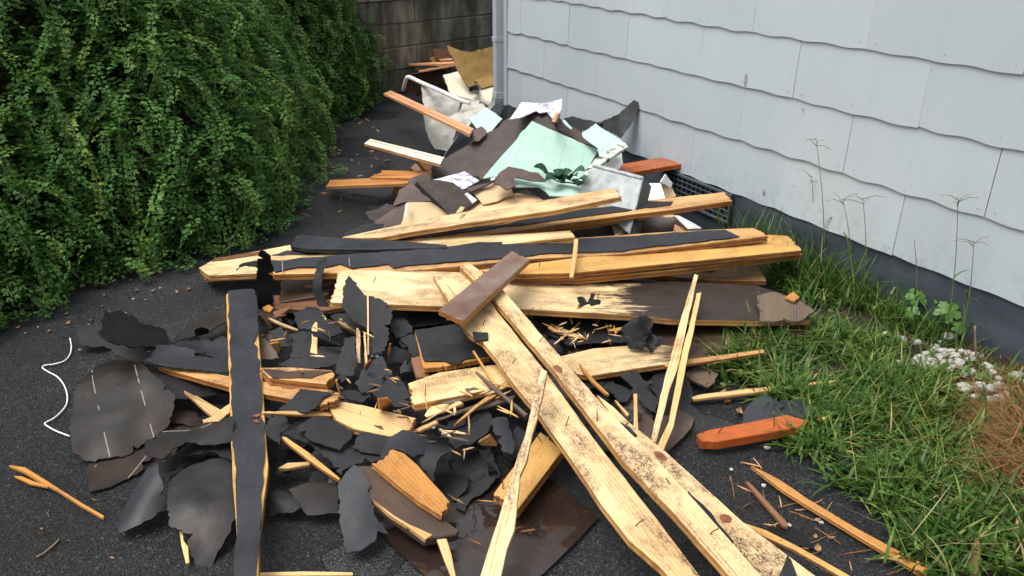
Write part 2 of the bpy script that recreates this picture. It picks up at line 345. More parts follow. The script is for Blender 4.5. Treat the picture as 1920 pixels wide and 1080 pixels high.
def block():
    k = N('mossy_block'); c = k.n('NewGeometry').outputs['Position']; r = k.co()
    i = k.n('ObjectInfo')
    col = k.ramp(i.outputs['Random'], [(0, (.225, .225, .185)), (.5, (.25, .25, .205)), (1, (.28, .275, .235))])
    col = k.mix(k.ramp(k.noise(k.sc(c, 6, 6, 1.4), 1.3, 5, .65), [(.40, .75), (.64, 0)]), col, (.045, .043, .034))
    col = k.mix(k.ramp(k.noise(k.sc(c, 4, 4, 3), 1.6, 5, .7), [(.58, 0), (.74, .7)]), col, (.22, .21, .19))
    col = k.mix(k.ramp(k.noise(c, 3.3, 4), [(.5, 0), (.68, .6)]), col, (.04, .05, .018))
    k.bump(k.noise(c, 45, 5, .7), .6, .006); return k.out(col, .85, .25)
M['block'] = block()
M['mortar'] = plain('mortar', (.12, .115, .095), (.17, .16, .135), 20, .9, .3)
M['cap'] = plain('concrete_cap', (.26, .24, .20), (.36, .34, .30), 10, .85, .3, spots=((.12, .11, .08), .6), spotscale=12)

# ------------------------------------------------------------------ the slab / sheet builder
def _inside(poly, x, y):
    c = False; n = len(poly)
    for i in range(n):
        x1, y1 = poly[i]; x2, y2 = poly[i - 1]
        if (y1 > y) != (y2 > y) and x < (x2 - x1) * (y - y1) / (y2 - y1) + x1: c = not c
    return c
SEED = [0]
EDGE = {'pine': 'edge_wood', 'pine_clean': 'edge_wood', 'pine_pale': 'edge_wood', 'pine_gold': 'edge_orange', 'pine_worn': 'edge_orange', 'pine_stained': 'edge_wood', 'pine_stained2': 'edge_wood', 'stain_wood': 'edge_orange', 'trim_white': 'trim'}
def slab(name, outline, z, mat, th=.02, mode='v', label=None, cat=None, group=None, parent=None, kind='board', rag=.0007, step=.04,
         bend=None, amp=0.0, asc=6.0, roll=0, grid=.02, ax=None, lift=0.0, plane_of=None):
    """A board (kind 'board': planed edges with a groove) or a sheet (kind 'sheet': thin, bent and crumpled).
    outline: surveyed corner points of its upper face; z: heights of its lower and upper end (mode 'v') or of its left and right end ('h')."""
    SEED[0] += 1; rs = random.Random(SEED[0] * 13 + 5)
    pts = px(outline) if isinstance(outline, str) else outline
    if plane_of is None:
        z0, z1 = (z, z) if isinstance(z, (int, float)) else z
        if mode == 'v': a = max(pts, key=lambda q: q[1]); b = min(pts, key=lambda q: q[1])
        else: a = min(pts, key=lambda q: q[0]); b = max(pts, key=lambda q: q[0])
        A, B = P(a, z0), P(b, z1); d = (B - A).normalized()
        c = d.cross(Vector((0, 0, 1)))
        if c.length < .12: c = ray(((a[0] + b[0]) / 2, (a[1] + b[1]) / 2)).cross(Vector((0, 0, 1)))
        c.normalize()
        nn = c.cross(d).normalized()
        if roll: nn = Matrix.Rotation(R(roll), 3, d) @ nn
        if nn.dot(EYE - A) < 0: nn = -nn
    else: A, nn = plane_of
    w = []
    for q in pts:
        r = ray(q); w.append(EYE + r * ((A - EYE).dot(nn) / r.dot(nn)))
    O = sum(w, Vector()) / len(w)
    if ax is not None: X = (w[ax[1]] - w[ax[0]])
    else:
        bestl = 0; arr = np.array([tuple(q - O) for q in w]); X = Vector(np.linalg.svd(arr)[2][0])
    X = (X - nn * X.dot(nn)).normalized()
    # X points right (or towards the viewer) along the piece
    if abs(X.x) > .35 * abs(X.y):
        if X.x < 0: X = -X
    elif X.y > 0: X = -X
    Y = nn.cross(X).normalized()
    pl = [((q - O).dot(X), (q - O).dot(Y)) for q in w]
    area = sum(pl[i - 1][0] * pl[i][1] - pl[i][0] * pl[i - 1][1] for i in range(len(pl)))
    if area < 0: pl = pl[::-1]
    rg = []
    for i in range(len(pl)):
        p0, p1 = Vector(pl[i]), Vector(pl[(i + 1) % len(pl)]); L = (p1 - p0).length; torn = kind == 'board' and name == 'pine_board' and abs((p1 - p0).y) > abs((p1 - p0).x) * 1.4
        n = max(1, int(L / (.009 if torn else step)))
        nrm = Vector(((p1 - p0).y, -(p1 - p0).x)).normalized() if L > 1e-6 else Vector((0, 0))
        cross = abs((p1 - p0).y) > abs((p1 - p0).x) * 1.4
        for k in range(n):
            t = k / n + (rs.uniform(-.3, .3) / n if k else 0)
            j = rs.gauss(0, 1) * rag * ((4.5 if torn else 2.2 if cross and kind == 'board' else 1) if k else .4)
            if kind == 'sheet':
                q = p0.lerp(p1, t); dcor = min(t, 1 - t) * L
                j = rag * (1.5 * noise.noise((q.x * 16, q.y * 16, SEED[0])) + 1.1 * noise.noise((q.x * 55, q.y * 55, SEED[0] + 7)) + .45 * rs.gauss(0, 1)) * min(1, dcor / .012 + .15)
                if rag > .003 and rs.random() < .035 and .015 < dcor: j -= rag * rs.uniform(2, 4.5)
            q = p0.lerp(p1, t) + nrm * j; rg.append((q.x, q.y))
    mw = Matrix((( X.x, Y.x, nn.x, O.x), (X.y, Y.y, nn.y, O.y), (X.z, Y.z, nn.z, O.z), (0, 0, 0, 1)))
    n = len(rg)
    def ins(o):
        r = []
        for i in range(n):
            a, b, c2 = Vector(rg[i - 1]), Vector(rg[i]), Vector(rg[(i + 1) % n])
            t = (c2 - a); nr = Vector((-t.y, t.x)); nr = nr.normalized() if nr.length > 1e-9 else Vector((0, 0)); q = b + nr * o; r.append((q.x, q.y))
        return r
    if kind == 'board':
        prof = [(0, .0018), (-.0018, 0), (-th * .40, 0), (-th * .43, .004), (-th * .62, .004), (-th * .65, 0), (-th + .0015, 0), (-th, .0015)]
        if name in ('wood_block', 'wood_offcut') or mat in ('stain_wood', 'dark_wood'): prof = [(0, .003), (-.003, 0), (-th + .002, 0), (-th, .002)]
        if th < .012: prof = [(0, .0012), (-.0015, 0), (-th + .001, 0), (-th, .001)]
        v = []; f = []
        for dz, o in prof:
            for x, y in (ins(o) if o else rg): v.append((x, y, dz + lift + (amp * noise.noise((x * asc, y * asc, SEED[0])) if amp else 0)))
        for r in range(len(prof) - 1):
            for i in range(n):
                a, b = r * n + i, r * n + (i + 1) % n; f.append((a, a + n, b + n, b))
        f.append(tuple(range(n))); f.append(tuple(range((len(prof) - 1) * n, len(prof) * n))[::-1])
        me = pymesh(name, v, f)
        em = EDGE.get(mat) if isinstance(mat, str) else None
        if em:
            me.materials.append(M[mat]); me.materials.append(M[em]); k0 = len(f) - 2
            for i_, p_ in enumerate(me.polygons):
                if i_ < k0 and not (i_ < n): p_.material_index = 1
    else:
        xs = [q[0] for q in rg]; ys = [q[1] for q in rg]; x0, x1, y0, y1 = min(xs), max(xs), min(ys), max(ys)
        while (x1 - x0) * (y1 - y0) / grid ** 2 > 2200: grid *= 1.25
        inner = []
        gx = x0 + grid * .5
        while gx < x1:
            gy = y0 + grid * .5
            while gy < y1:
                q = (gx + rs.uniform(-.2, .2) * grid, gy + rs.uniform(-.2, .2) * grid)
                if _inside(rg, *q) and min((q[0] - b[0]) ** 2 + (q[1] - b[1]) ** 2 for b in rg) > (grid * .35) ** 2: inner.append(q)
                gy += grid
            gx += grid
        vv = [Vector(q) for q in rg + inner]
        ov, oe, of, _, _, _ = geometry.delaunay_2d_cdt(vv, [(i, (i + 1) % n) for i in range(n)], [], 1, 1e-5)
        hx, hy = max(1e-4, (x1 - x0) / 2), max(1e-4, (y1 - y0) / 2); cx, cy = (x0 + x1) / 2, (y0 + y1) / 2; hm = max(hx, hy)
        top = []
        for q in ov:
            zz = lift
            for ang, am in (bend or ()):
                u = ((q.x - cx) * math.cos(R(ang)) + (q.y - cy) * math.sin(R(ang))) / hm; zz += am * (u * u - .25)
            if amp:
                zz += amp * noise.noise((q.x * asc, q.y * asc, SEED[0] * 3.1)) + amp * .4 * noise.noise((q.x * asc * 3, q.y * asc * 3, SEED[0] * 1.7))
                # creases: felt breaks along lines
                zz -= amp * 1.3 * abs(noise.noise((q.x * asc * .7 + 9, q.y * asc * .7, SEED[0] * 2.3))) ** .7 + amp * .35 * abs(noise.noise((q.x * asc * 2.2, q.y * asc * 2.2 + 5, SEED[0] * 1.3)))
            top.append((q.x, q.y, zz))
        m = len(top); v = top + [(x, y, z_ - th) for x, y, z_ in top]; f = []
        v += v; m2 = 2 * m; cnt = {}
        for t in of:
            f.append(tuple(t)); f.append(tuple(i + m for i in t[::-1]))
            for i in range(len(t)):
                e = (t[i], t[(i + 1) % len(t)]); cnt[e] = 1
        for (a, b) in list(cnt):
            if (b, a) not in cnt: f.append((b + m2, a + m2, a + m + m2, b + m + m2))
        me = pymesh(name, v, f, amp > .004 or bool(bend))
        bm = bmesh.new(); bm.from_mesh(me); bmesh.ops.delete(bm, geom=[q for q in bm.verts if not q.link_faces], context='VERTS'); bm.to_mesh(me); bm.free()
    o = link(name, me, M[mat] if isinstance(mat, str) else mat)
    if parent:
        pm = PM[parent.name]
        o.parent = parent; o.matrix_basis = pm.inverted() @ mw
    else:
        o.matrix_basis = mw
    PM[o.name] = mw
    PLN[o.name] = (O, nn)
    tag(o, label, cat, group)
    return o
PM = {}; PLN = {}
def on(parent, name, outline, mat, th=.003, lift=.004, **k):
    """a thin piece stuck on a flat face of `parent`"""
    O, nn = PLN[parent.name]
    k.setdefault('kind', 'sheet'); k.setdefault('rag', .003)
    return slab(name, outline, 0, mat, th=th, plane_of=(O + nn * lift, nn), parent=parent, **k)
def knot(parent, p, rx, ry=None):
    O, nn = PLN[parent.name]; r = ray(p); w = EYE + r * ((O - EYE).dot(nn) / r.dot(nn))
    l = PM[parent.name].inverted() @ w; ry = ry or rx * .7; v = [(l.x, l.y, .0012)]; n = 14
    for k in range(n):
        t = 2 * math.pi * k / n; j = random.uniform(.85, 1.12); v.append((l.x + rx * j * math.cos(t), l.y + ry * j * math.sin(t), .0004))
    return link('knot', pymesh('knot', v, [(0, k + 1, (k + 1) % n + 1) for k in range(n)]), M['knot'], parent)
def nail(parent, p, ln=.04, tilt=(.2, .1)):
    O, nn = PLN[parent.name]; r = ray(p); w = EYE + r * ((O - EYE).dot(nn) / r.dot(nn)); l = PM[parent.name].inverted() @ w
    q = l + Vector((tilt[0] * ln, tilt[1] * ln, ln)); me = tube_me('nail', [l - Vector((0, 0, .005)), (l + q) / 2, q], .0016, 6)
    return link('nail', me, M['steel'], parent)

# ------------------------------------------------------------------ the setting
DW = Vector((-.46005, .88789, 0)); CW = Vector((1.20186, 3.84664, 0)); NWL = Vector((-.88789, -.46005, 0))   # house wall: direction, foot, outward normal
def WP(s, z, out=0.0): return CW + DW * s + NWL * out + Vector((0, 0, z))

def ground():
    # one sheet to the horizon, finer near the camera
    g = [-200, -60, -20, -8, -4, -2, -1, 0, 1, 2, 3, 4, 6, 8, 10, 14, 24, 60, 200]; n = len(g)
    v = [(x, y, 0) for y in g for x in g]; f = [(j * n + i, j * n + i + 1, (j + 1) * n + i + 1, (j + 1) * n + i) for j in range(n - 1) for i in range(n - 1)]
    tag(link('asphalt_driveway', pymesh('asphalt', v, f), M['asphalt']), kind='structure')
ground()

BED = px('F 1425,412 1470,500 1560,575 1470,640 1400,672 1370,720 1420,760 1540,790 1540,850 1620,905 1690,985 1760,1075 1800,1200')
def bed():
    edge = [P(q) for q in BED]; v = []; f = []; nx = 10
    for i, e in enumerate(edge):
        s = (e - CW).dot(DW); far = WP(s, 0, -.02)
        for k in range(nx + 1):
            t = k / nx; q = e.lerp(far, t); q.z = .004 + .035 * t + .012 * noise.noise((q.x * 5, q.y * 5, 0)) * min(1, t * 4)
            q.x += .03 * noise.noise((q.x * 9, q.y * 9, 3)) * (1 - t); v.append(q)
    m = nx + 1
    for i in range(len(edge) - 1):
        for k in range(nx): f.append((i * m + k, i * m + k + 1, (i + 1) * m + k + 1, (i + 1) * m + k))
    me = pymesh('soil_bed', v, f, True)
    tag(link('soil_bed', me, M['soil']), kind='structure')
bed()

def house():
    h = empty('house', WP(2.75, 0), 'pale grey house with wavy-edged shingle siding above a dark slate foundation', 'house')
    inv = Matrix.Translation(WP(2.75, 0)).inverted()
    s0, s1 = -4.2, 2.672; H = 2.95; D = 6.0
    back = -NWL * D
    def prism(name, pts2, za, zb, mat, parent=h):
        n = len(pts2); v = [(p.x, p.y, za) for p in pts2] + [(p.x, p.y, zb) for p in pts2]
        f = [tuple(range(n))[::-1], tuple(range(n, 2 * n))] + [(i, (i + 1) % n, (i + 1) % n + n, i + n) for i in range(n)]
        me = pymesh(name, v, f); bm = bmesh.new(); bm.from_mesh(me); bmesh.ops.recalc_face_normals(bm, faces=bm.faces); bm.to_mesh(me); bm.free()
        o = link(name, me, mat, parent); o.matrix_basis = inv; return o
    # foundation with an uneven parged face
    ns, nz = 180, 9; v = []; f = []
    for j in range(nz + 1):
        for i in range(ns + 1):
            s = s0 + (s1 - s0) * i / ns; z = -.05 + .31 * j / nz
            v.append(WP(s, z, .006 + .012 * noise.noise((s * 3, z * 7, 2)) + .007 * noise.noise((s * 11, z * 15, 5)) - .006 * abs(noise.noise((s * 5, z * 18, 8)))))
    for j in range(nz):
        for i in range(ns): f.append((j * (ns + 1) + i, j * (ns + 1) + i + 1, (j + 1) * (ns + 1) + i + 1, (j + 1) * (ns + 1) + i))
    link('foundation', pymesh('foundation', v, f, True), M['foundation'], h).matrix_basis = inv
    c = [WP(s0, 0, -.015), WP(s1, 0, -.015), WP(s1, 0, -.015) + back, WP(s0, 0, -.015) + back]
    prism('foundation_core', c, -.05, .255, M['foundation']); prism('wall', [q + Vector((0, 0, 0)) for q in c], .2552, H, M['shingle'])
    # eave and roof
    e = [WP(s0 - .3, 0, .3), WP(s1 + .3, 0, .3), WP(s1 + .3, 0, .3) + back - NWL * .6, WP(s0 - .3, 0, .3) + back - NWL * .6]
    prism('eave', e, H + .002, H + .14, M['trim_paint'])
    ridge = [(e[0] + e[3]) / 2, (e[1] + e[2]) / 2]
    v = [q + Vector((0, 0, H + .15)) for q in e] + [q + Vector((0, 0, H + 1.7)) for q in ridge]
    link('roof', pymesh('roof', v, [(0, 1, 5, 4), (1, 2, 5), (2, 3, 4, 5), (3, 0, 4)]), M['felt'], h).matrix_basis = inv
    # shingles, row by row: wavy butts, each its own piece
    rows = [(.250, -.147), (.5195, -.487), (.778, -.148), (1.034, -.50), (1.292, -.16), (1.552, -.49), (1.812, -.15), (2.072, -.48), (2.332, -.15), (2.592, -.48)]
    w = .652; nseg = 24; hgt = .285; shared = {}
    nmat = plain('painted_nail', (.30, .33, .37), (.34, .37, .41), 40, .7, 0)
    nme = bpy.data.meshes.new('nail'); bm = bmesh.new(); bmesh.ops.create_cone(bm, cap_ends=True, segments=8, radius1=.003, radius2=.0026, depth=.003); bm.to_mesh(nme); bm.free(); nme.materials.append(nmat)
    for r, (zb, ph) in enumerate(rows):
        k0 = math.floor((s0 - ph) / w)
        for k in range(k0, 8):
            a, b = ph + k * w, ph + (k + 1) * w
            a, b = max(a, s0), min(b, s1 - .012)
            if b - a < .04: continue
            rs = random.Random(r * 100 + k); dz = rs.gauss(0, .0022); tl = rs.gauss(0, .0015); pr = rs.uniform(-.0012, .0015)
            full = abs(b - a - w) < 1e-3
            gap = .0007 + (.0030 if rs.random() < .25 else 0); aa, bb = a + gap * .5, b - gap * .5
            v = []; n = nseg
            top = min(zb + hgt, H)
            for lay in (0, 1):            # outer, inner face
                for i in range(n + 1):
                    t = i / n; s = aa + (bb - aa) * t
                    wv = (.0036 + .0012 * math.sin(r * 2.1 + k)) * math.cos(2 * math.pi * (s - ph) / (w / 3) + .5 * math.sin(k * 1.7 + r)) + .003 * noise.noise((s * 4, r * 3.3, 1)) + dz + tl * (t - .5) * 2
                    o_ = (.0145 + pr + .002 * noise.noise((s * 2.2, r, 7))) if lay == 0 else .010
                    v.append(inv @ WP(s, zb + wv, o_)); v.append(inv @ WP(s, top, (.0052 if lay == 0 else -.002)))
            m = 2 * (n + 1); f = []
            for i in range(n):
                q = 2 * i
                f.append((q, q + 2, q + 3, q + 1)); f.append((q + m, q + 1 + m, q + 3 + m, q + 2 + m)); f.append((q, q + m, q + 2 + m, q + 2))
            f.append((0, 1, 1 + m, m)); e_ = 2 * n; f.append((e_, e_ + m, e_ + 1 + m, e_ + 1))
            me = pymesh('shingle', v, f); bm = bmesh.new(); bm.from_mesh(me); bmesh.ops.recalc_face_normals(bm, faces=bm.faces); bm.to_mesh(me); bm.free()
            o = link('shingle', me, M['shingle'], h)
            if zb < 1.2 and -1.9 < a < 2.6:
                for t in (.045, .5, .955):
                    sN = aa + (bb - aa) * t + rs.gauss(0, .01); q = inv @ WP(sN, zb + .03 + rs.gauss(0, .004), .0140 + pr)
                    no = bpy.data.objects.new('nail', nme); COL.objects.link(no); no.parent = o
                    no.matrix_basis = Matrix.Translation(q) @ NWL.to_track_quat('Z', 'Y').to_matrix().to_4x4()
    # worn paint patches
    for (p, rr, hh) in (((1398, 150), .011, .034), ((1432, 360), .011, .015), ((1505, 205), .006, .006)):
        r_ = ray(p); t = (CW.dot(NWL) + .0165 - EYE.dot(NWL)) / r_.dot(NWL); w_ = EYE + r_ * t
        v = [inv @ (w_ + NWL * .0012)] + [inv @ (w_ + DW * rr * math.cos(a) * random.uniform(.7, 1.1) + Vector((0, 0, hh * math.sin(a) * random.uniform(.8, 1.1)))) for a in [2 * math.pi * i / 12 for i in range(12)]]
        link('bare_patch', pymesh('bare_patch', v, [(0, i + 1, (i + 1) % 12 + 1) for i in range(12)]), M['patch'], h)
    # corner board and downspout
    def lbox(name, s, z0, z1, out, ws, wo, mat, bevel=.002, parent=h):
        me = box_me(name, ws, wo, z1 - z0, bevel); o = link(name, me, mat, parent)
        m = Matrix(((DW.x, NWL.x, 0, 0), (DW.y, NWL.y, 0, 0), (0, 0, 1, 0), (0, 0, 0, 1))); m.translation = inv @ WP(s, (z0 + z1) / 2, out); o.matrix_basis = m; return o
    lbox('corner_board', 2.684, .24, H, .008, .05, .03, M['trim_paint'])
    ds = lbox('downspout', 2.742, .30, H, .045, .052, .072, M['trim_paint'], .006)
    dm = ds.matrix_basis.inverted()
    def sub(name, s, z0, z1, out, ws, wo, mat):
        o = lbox(name, s, z0, z1, out, ws, wo, mat, .0015, ds); o.matrix_basis = dm @ o.matrix_basis; return o
    for q in (-.014, .014): sub('rib', 2.742 + q, .31, H - .01, .081, .006, .006, M['trim_paint'])
    sub('strap', 2.742, .70, .735, .046, .058, .078, M['trim_paint']); sub('collar', 2.742, .285, .335, .045, .06, .08, M['trim_paint'])
    # pleated elbow turning outwards
    prev = None; v = []; f = []; nr = 17
    for i in range(nr):
        t = i / (nr - 1); ang = t * R(72); rad = .14; sw = 1.15 + (.10 if i % 2 else 0)
        cz = .295 - rad * math.sin(ang); co = .045 + rad * (1 - math.cos(ang))
        tz, to = -math.cos(ang), math.sin(ang)
        for (du, dn) in ((-1, -1), (1, -1), (1, 1), (-1, 1)):
            v.append(inv @ WP(2.742 + du * .026 * sw, cz + dn * .036 * sw * to, co + dn * .036 * sw * -tz))
    for i in range(nr - 1):
        for k in range(4): f.append((i * 4 + k, i * 4 + (k + 1) % 4, (i + 1) * 4 + (k + 1) % 4, (i + 1) * 4 + k))
    link('elbow', pymesh('elbow', v, f), M['galv'], h)
    # louvred crawl-space vent: frame and bars
    va, vb = .70, .16
    fr = empty_part('foundation_vent', h); fm = Matrix.Identity(4)
    def vbox(name, s, z0, z1, out, ws, wo, mat):
        return lbox(name, s, z0, z1, out, ws, wo, mat, .001, fr)
    sm = (va + vb) / 2
    bk = vbox('backing', sm, .095, .24, .016, va - vb, .008, M['felt_dark'])
    for zz in (.095, .24): vbox('frame_rail', sm, zz - .006, zz + .006, .026, va - vb + .012, .014, M['vent'])
    for ss in (va, vb): vbox('frame_stile', ss, .1015, .2335, .026, .012, .0135, M['vent'])
    for i in range(1, 14): vbox('bar', vb + (va - vb) * i / 14, .1018, .2332, .0245, .006, .008, M['vent'])
    for i in range(1, 5): vbox('cross_bar', sm, .095 + .145 * i / 5 - .003, .095 + .145 * i / 5 + .003, .0265, va - vb - .014, .007, M['vent'])
    return h
def empty_part(name, parent):
    o = bpy.data.objects.new(name, None); COL.objects.link(o); o.parent = parent; o.empty_display_size = .05; return o
M['vent'] = plain('vent_paint', (.05, .06, .075), (.075, .088, .10), 20, .5, .1)
M['patch'] = plain('bare_shingle', (.24, .24, .23), (.31, .31, .30), 60, .8, .3)
house()

# drain pipe at the downspout's foot
tag(link('drain_pipe', tube_me('drain_pipe', smooth_path([WP(2.70, .16, .13), WP(2.62, .10, .16), WP(2.45, .055, .16), WP(2.2, .05, .13)], 10), .05, 12,
    lambda t: 1 + .07 * math.sin(t * 140)), M['black_plastic']), 'black corrugated drain pipe curling at the foot of the downspout', 'drain pipe')

# back retaining wall of concrete blocks
def back_wall():
    A = Vector((-1.62, 7.42, 0)); d = Vector((.70, .714, 0)).normalized(); nrm = Vector((d.y, -d.x, 0))
    o = empty('retaining_wall', A, 'mossy dark concrete block retaining wall with a pale cap behind the rubble', 'wall')
    rot = Matrix(((d.x, -nrm.x, 0, 0), (d.y, -nrm.y, 0, 0), (0, 0, 1, 0), (0, 0, 0, 1)))
    L = 4.4; hb = .212; wb = .40
    core = link('mortar_core', box_me('mortar_core', L, .19, hb * 4 - .004), M['mortar'], o)
    core.matrix_basis = rot @ Matrix.Translation((L / 2, .10, hb * 2))
    bme = box_me('block', wb - .010, .2, hb - .010, .006)
    for r in range(4):
        for k in range(12):
            x = (k + (.5 if r % 2 else 0)) * wb
            if x + wb > L: continue
            b = link('block', bme, M['block'], o)
            b.matrix_basis = rot @ Matrix.Translation((x + wb / 2, .10 - .006 + random.uniform(-.003, .003), r * hb + hb / 2 + .001)) @ Matrix.Rotation(random.gauss(0, .004), 4, 'Z')
    for k in range(5):
        c = link('cap', box_me('cap', .86, .26, .055, .008), M['cap'], o); c.matrix_basis = rot @ Matrix.Translation((k * .87 + .43, .10, hb * 4 + .029))
    # earth behind it
    v = [A + nrm * -.2, A + d * L + nrm * -.2, A + d * 14 + nrm * -30, A + d * -9 + nrm * -30, A + d * -9 + nrm * -3]
    f = []; vv = []
    n = 24
    for j in range(n + 1):
        for i in range(n + 1):
            q = A + d * (-.3 + i * .4) - nrm * (.19 + (j / n) ** 2 * 14); q.z = .80 + .045 * j + .05 * noise.noise((q.x * 2, q.y * 2, 0)); vv.append(q)
    for j in range(n):
        for i in range(n): f.append((j * (n + 1) + i, j * (n + 1) + i + 1, (j + 1) * (n + 1) + i + 1, (j + 1) * (n + 1) + i))
    tag(link('bank_terrain', pymesh('bank_terrain', vv, f, True), M['litter']), kind='structure')
back_wall()

# ------------------------------------------------------------------ leaves and blades
def quad_leaves(name, pos, d, up, L, Wd, tone, mat, parent=None, fold=.22):
    n = len(pos); d = d / np.linalg.norm(d, axis=1, keepdims=True)
    side = np.cross(d, up); side /= np.maximum(1e-6, np.linalg.norm(side, axis=1, keepdims=True)); nr = np.cross(side, d)
    L = L[:, None]; Wd = Wd[:, None]
    v = np.empty((n, 4, 3)); v[:, 0] = pos; v[:, 1] = pos + d * L * .5 + side * Wd * .5 + nr * Wd * fold
    v[:, 2] = pos + d * L - nr * L * .06; v[:, 3] = pos + d * L * .5 - side * Wd * .5 + nr * Wd * fold
    me = bpy.data.meshes.new(name); me.vertices.add(4 * n); me.vertices.foreach_set('co', v.reshape(-1))
    idx = (np.arange(n)[:, None] * 4 + np.array([0, 1, 2, 0, 2, 3])[None]).reshape(-1)
    me.loops.add(6 * n); me.loops.foreach_set('vertex_index', idx.astype(np.int32))
    me.polygons.add(2 * n); me.polygons.foreach_set('loop_start', (np.arange(2 * n) * 3).astype(np.int32))
    a = me.attributes.new('tone', 'FLOAT', 'FACE'); a.data.foreach_set('value', np.repeat(tone, 2).astype(np.float32))
    me.update(); me.validate()
    return link(name, me, mat, parent)
def blades(name, pos, az, L, Wd, lean, droop, tone, mat, parent=None, seg=4):
    n = len(pos); v = np.empty((n, seg * 2 + 1, 3)); hd = np.stack([np.cos(az), np.sin(az), np.zeros(n)], 1); sd_ = np.stack([-np.sin(az), np.cos(az), np.zeros(n)], 1)
    p = pos.copy(); ang = lean.copy()
    for k in range(seg + 1):
        t = k / seg; w = (Wd * (1 - t ** 2.2) * .5 * (.75 + .6 * t * (1 - t) * 2))[:, None]
        if k < seg: v[:, 2 * k] = p - sd_ * w; v[:, 2 * k + 1] = p + sd_ * w
        else: v[:, 2 * k] = p
        stp = (L / seg)[:, None]
        p = p + (hd * np.sin(ang)[:, None] + np.array([0, 0, 1.]) * np.cos(ang)[:, None]) * stp
        p[:, 2] = np.maximum(p[:, 2], .006); ang = ang + droop / seg
    m = seg * 2 + 1; faces = []
    base = np.arange(n)[:, None] * m
    tri = []
    for k in range(seg - 1): tri += [2 * k, 2 * k + 1, 2 * k + 3, 2 * k, 2 * k + 3, 2 * k + 2]
    tri += [2 * seg - 2, 2 * seg - 1, 2 * seg]
    idx = (base + np.array(tri)[None]).reshape(-1); nt = len(tri) // 3
    me = bpy.data.meshes.new(name); me.vertices.add(m * n); me.vertices.foreach_set('co', v.reshape(-1))
    me.loops.add(len(idx)); me.loops.foreach_set('vertex_index', idx.astype(np.int32)); me.polygons.add(nt * n)
    me.polygons.foreach_set('loop_start', (np.arange(nt * n) * 3).astype(np.int32))
    a = me.attributes.new('tone', 'FLOAT', 'FACE'); a.data.foreach_set('value', np.repeat(tone, nt).astype(np.float32))
    me.update(); me.validate(); return link(name, me, mat, parent)

# trailing vine mass on the left bank
HB = [(-3.6, 1.5), (-2.75, 2.35), (-2.2, 3.0), (-2.02, 3.42), (-1.50, 3.95), (-1.42, 4.55), (-1.48, 5.25), (-1.58, 6.3), (-1.46, 7.2), (-1.36, 7.75)]
HB = smooth_path([(x, y, 0) for x, y in HB], 8)
hb_s = [0.0]
for i in range(1, len(HB)): hb_s.append(hb_s[-1] + (HB[i] - HB[i - 1]).length)
def hbase(s):
    s = min(max(s, 0), hb_s[-1] - 1e-4); i = max(k for k in range(len(hb_s) - 1) if hb_s[k] <= s)
    t = (s - hb_s[i]) / (hb_s[i + 1] - hb_s[i]); p = HB[i].lerp(HB[i + 1], t); d = (HB[i + 1] - HB[i]).normalized()
    return p, Vector((d.y, -d.x, 0))        # outward = towards the driveway
def hedge_pt(s, z):
    p, o = hbase(s); fr = s / hb_s[-1]
    lean = (.62 * (1 - fr) + .10 * fr); zz = max(0, z)
    off = -lean * zz ** 1.25 + .10 * noise.noise((s * 1.3, zz * 1.6, 4)) + .05 * noise.noise((s * 3.7, zz * 3, 8)) + .07 * math.sin(min(1, zz / .9) * math.pi)
    return p + o * off + Vector((0, 0, zz)), o
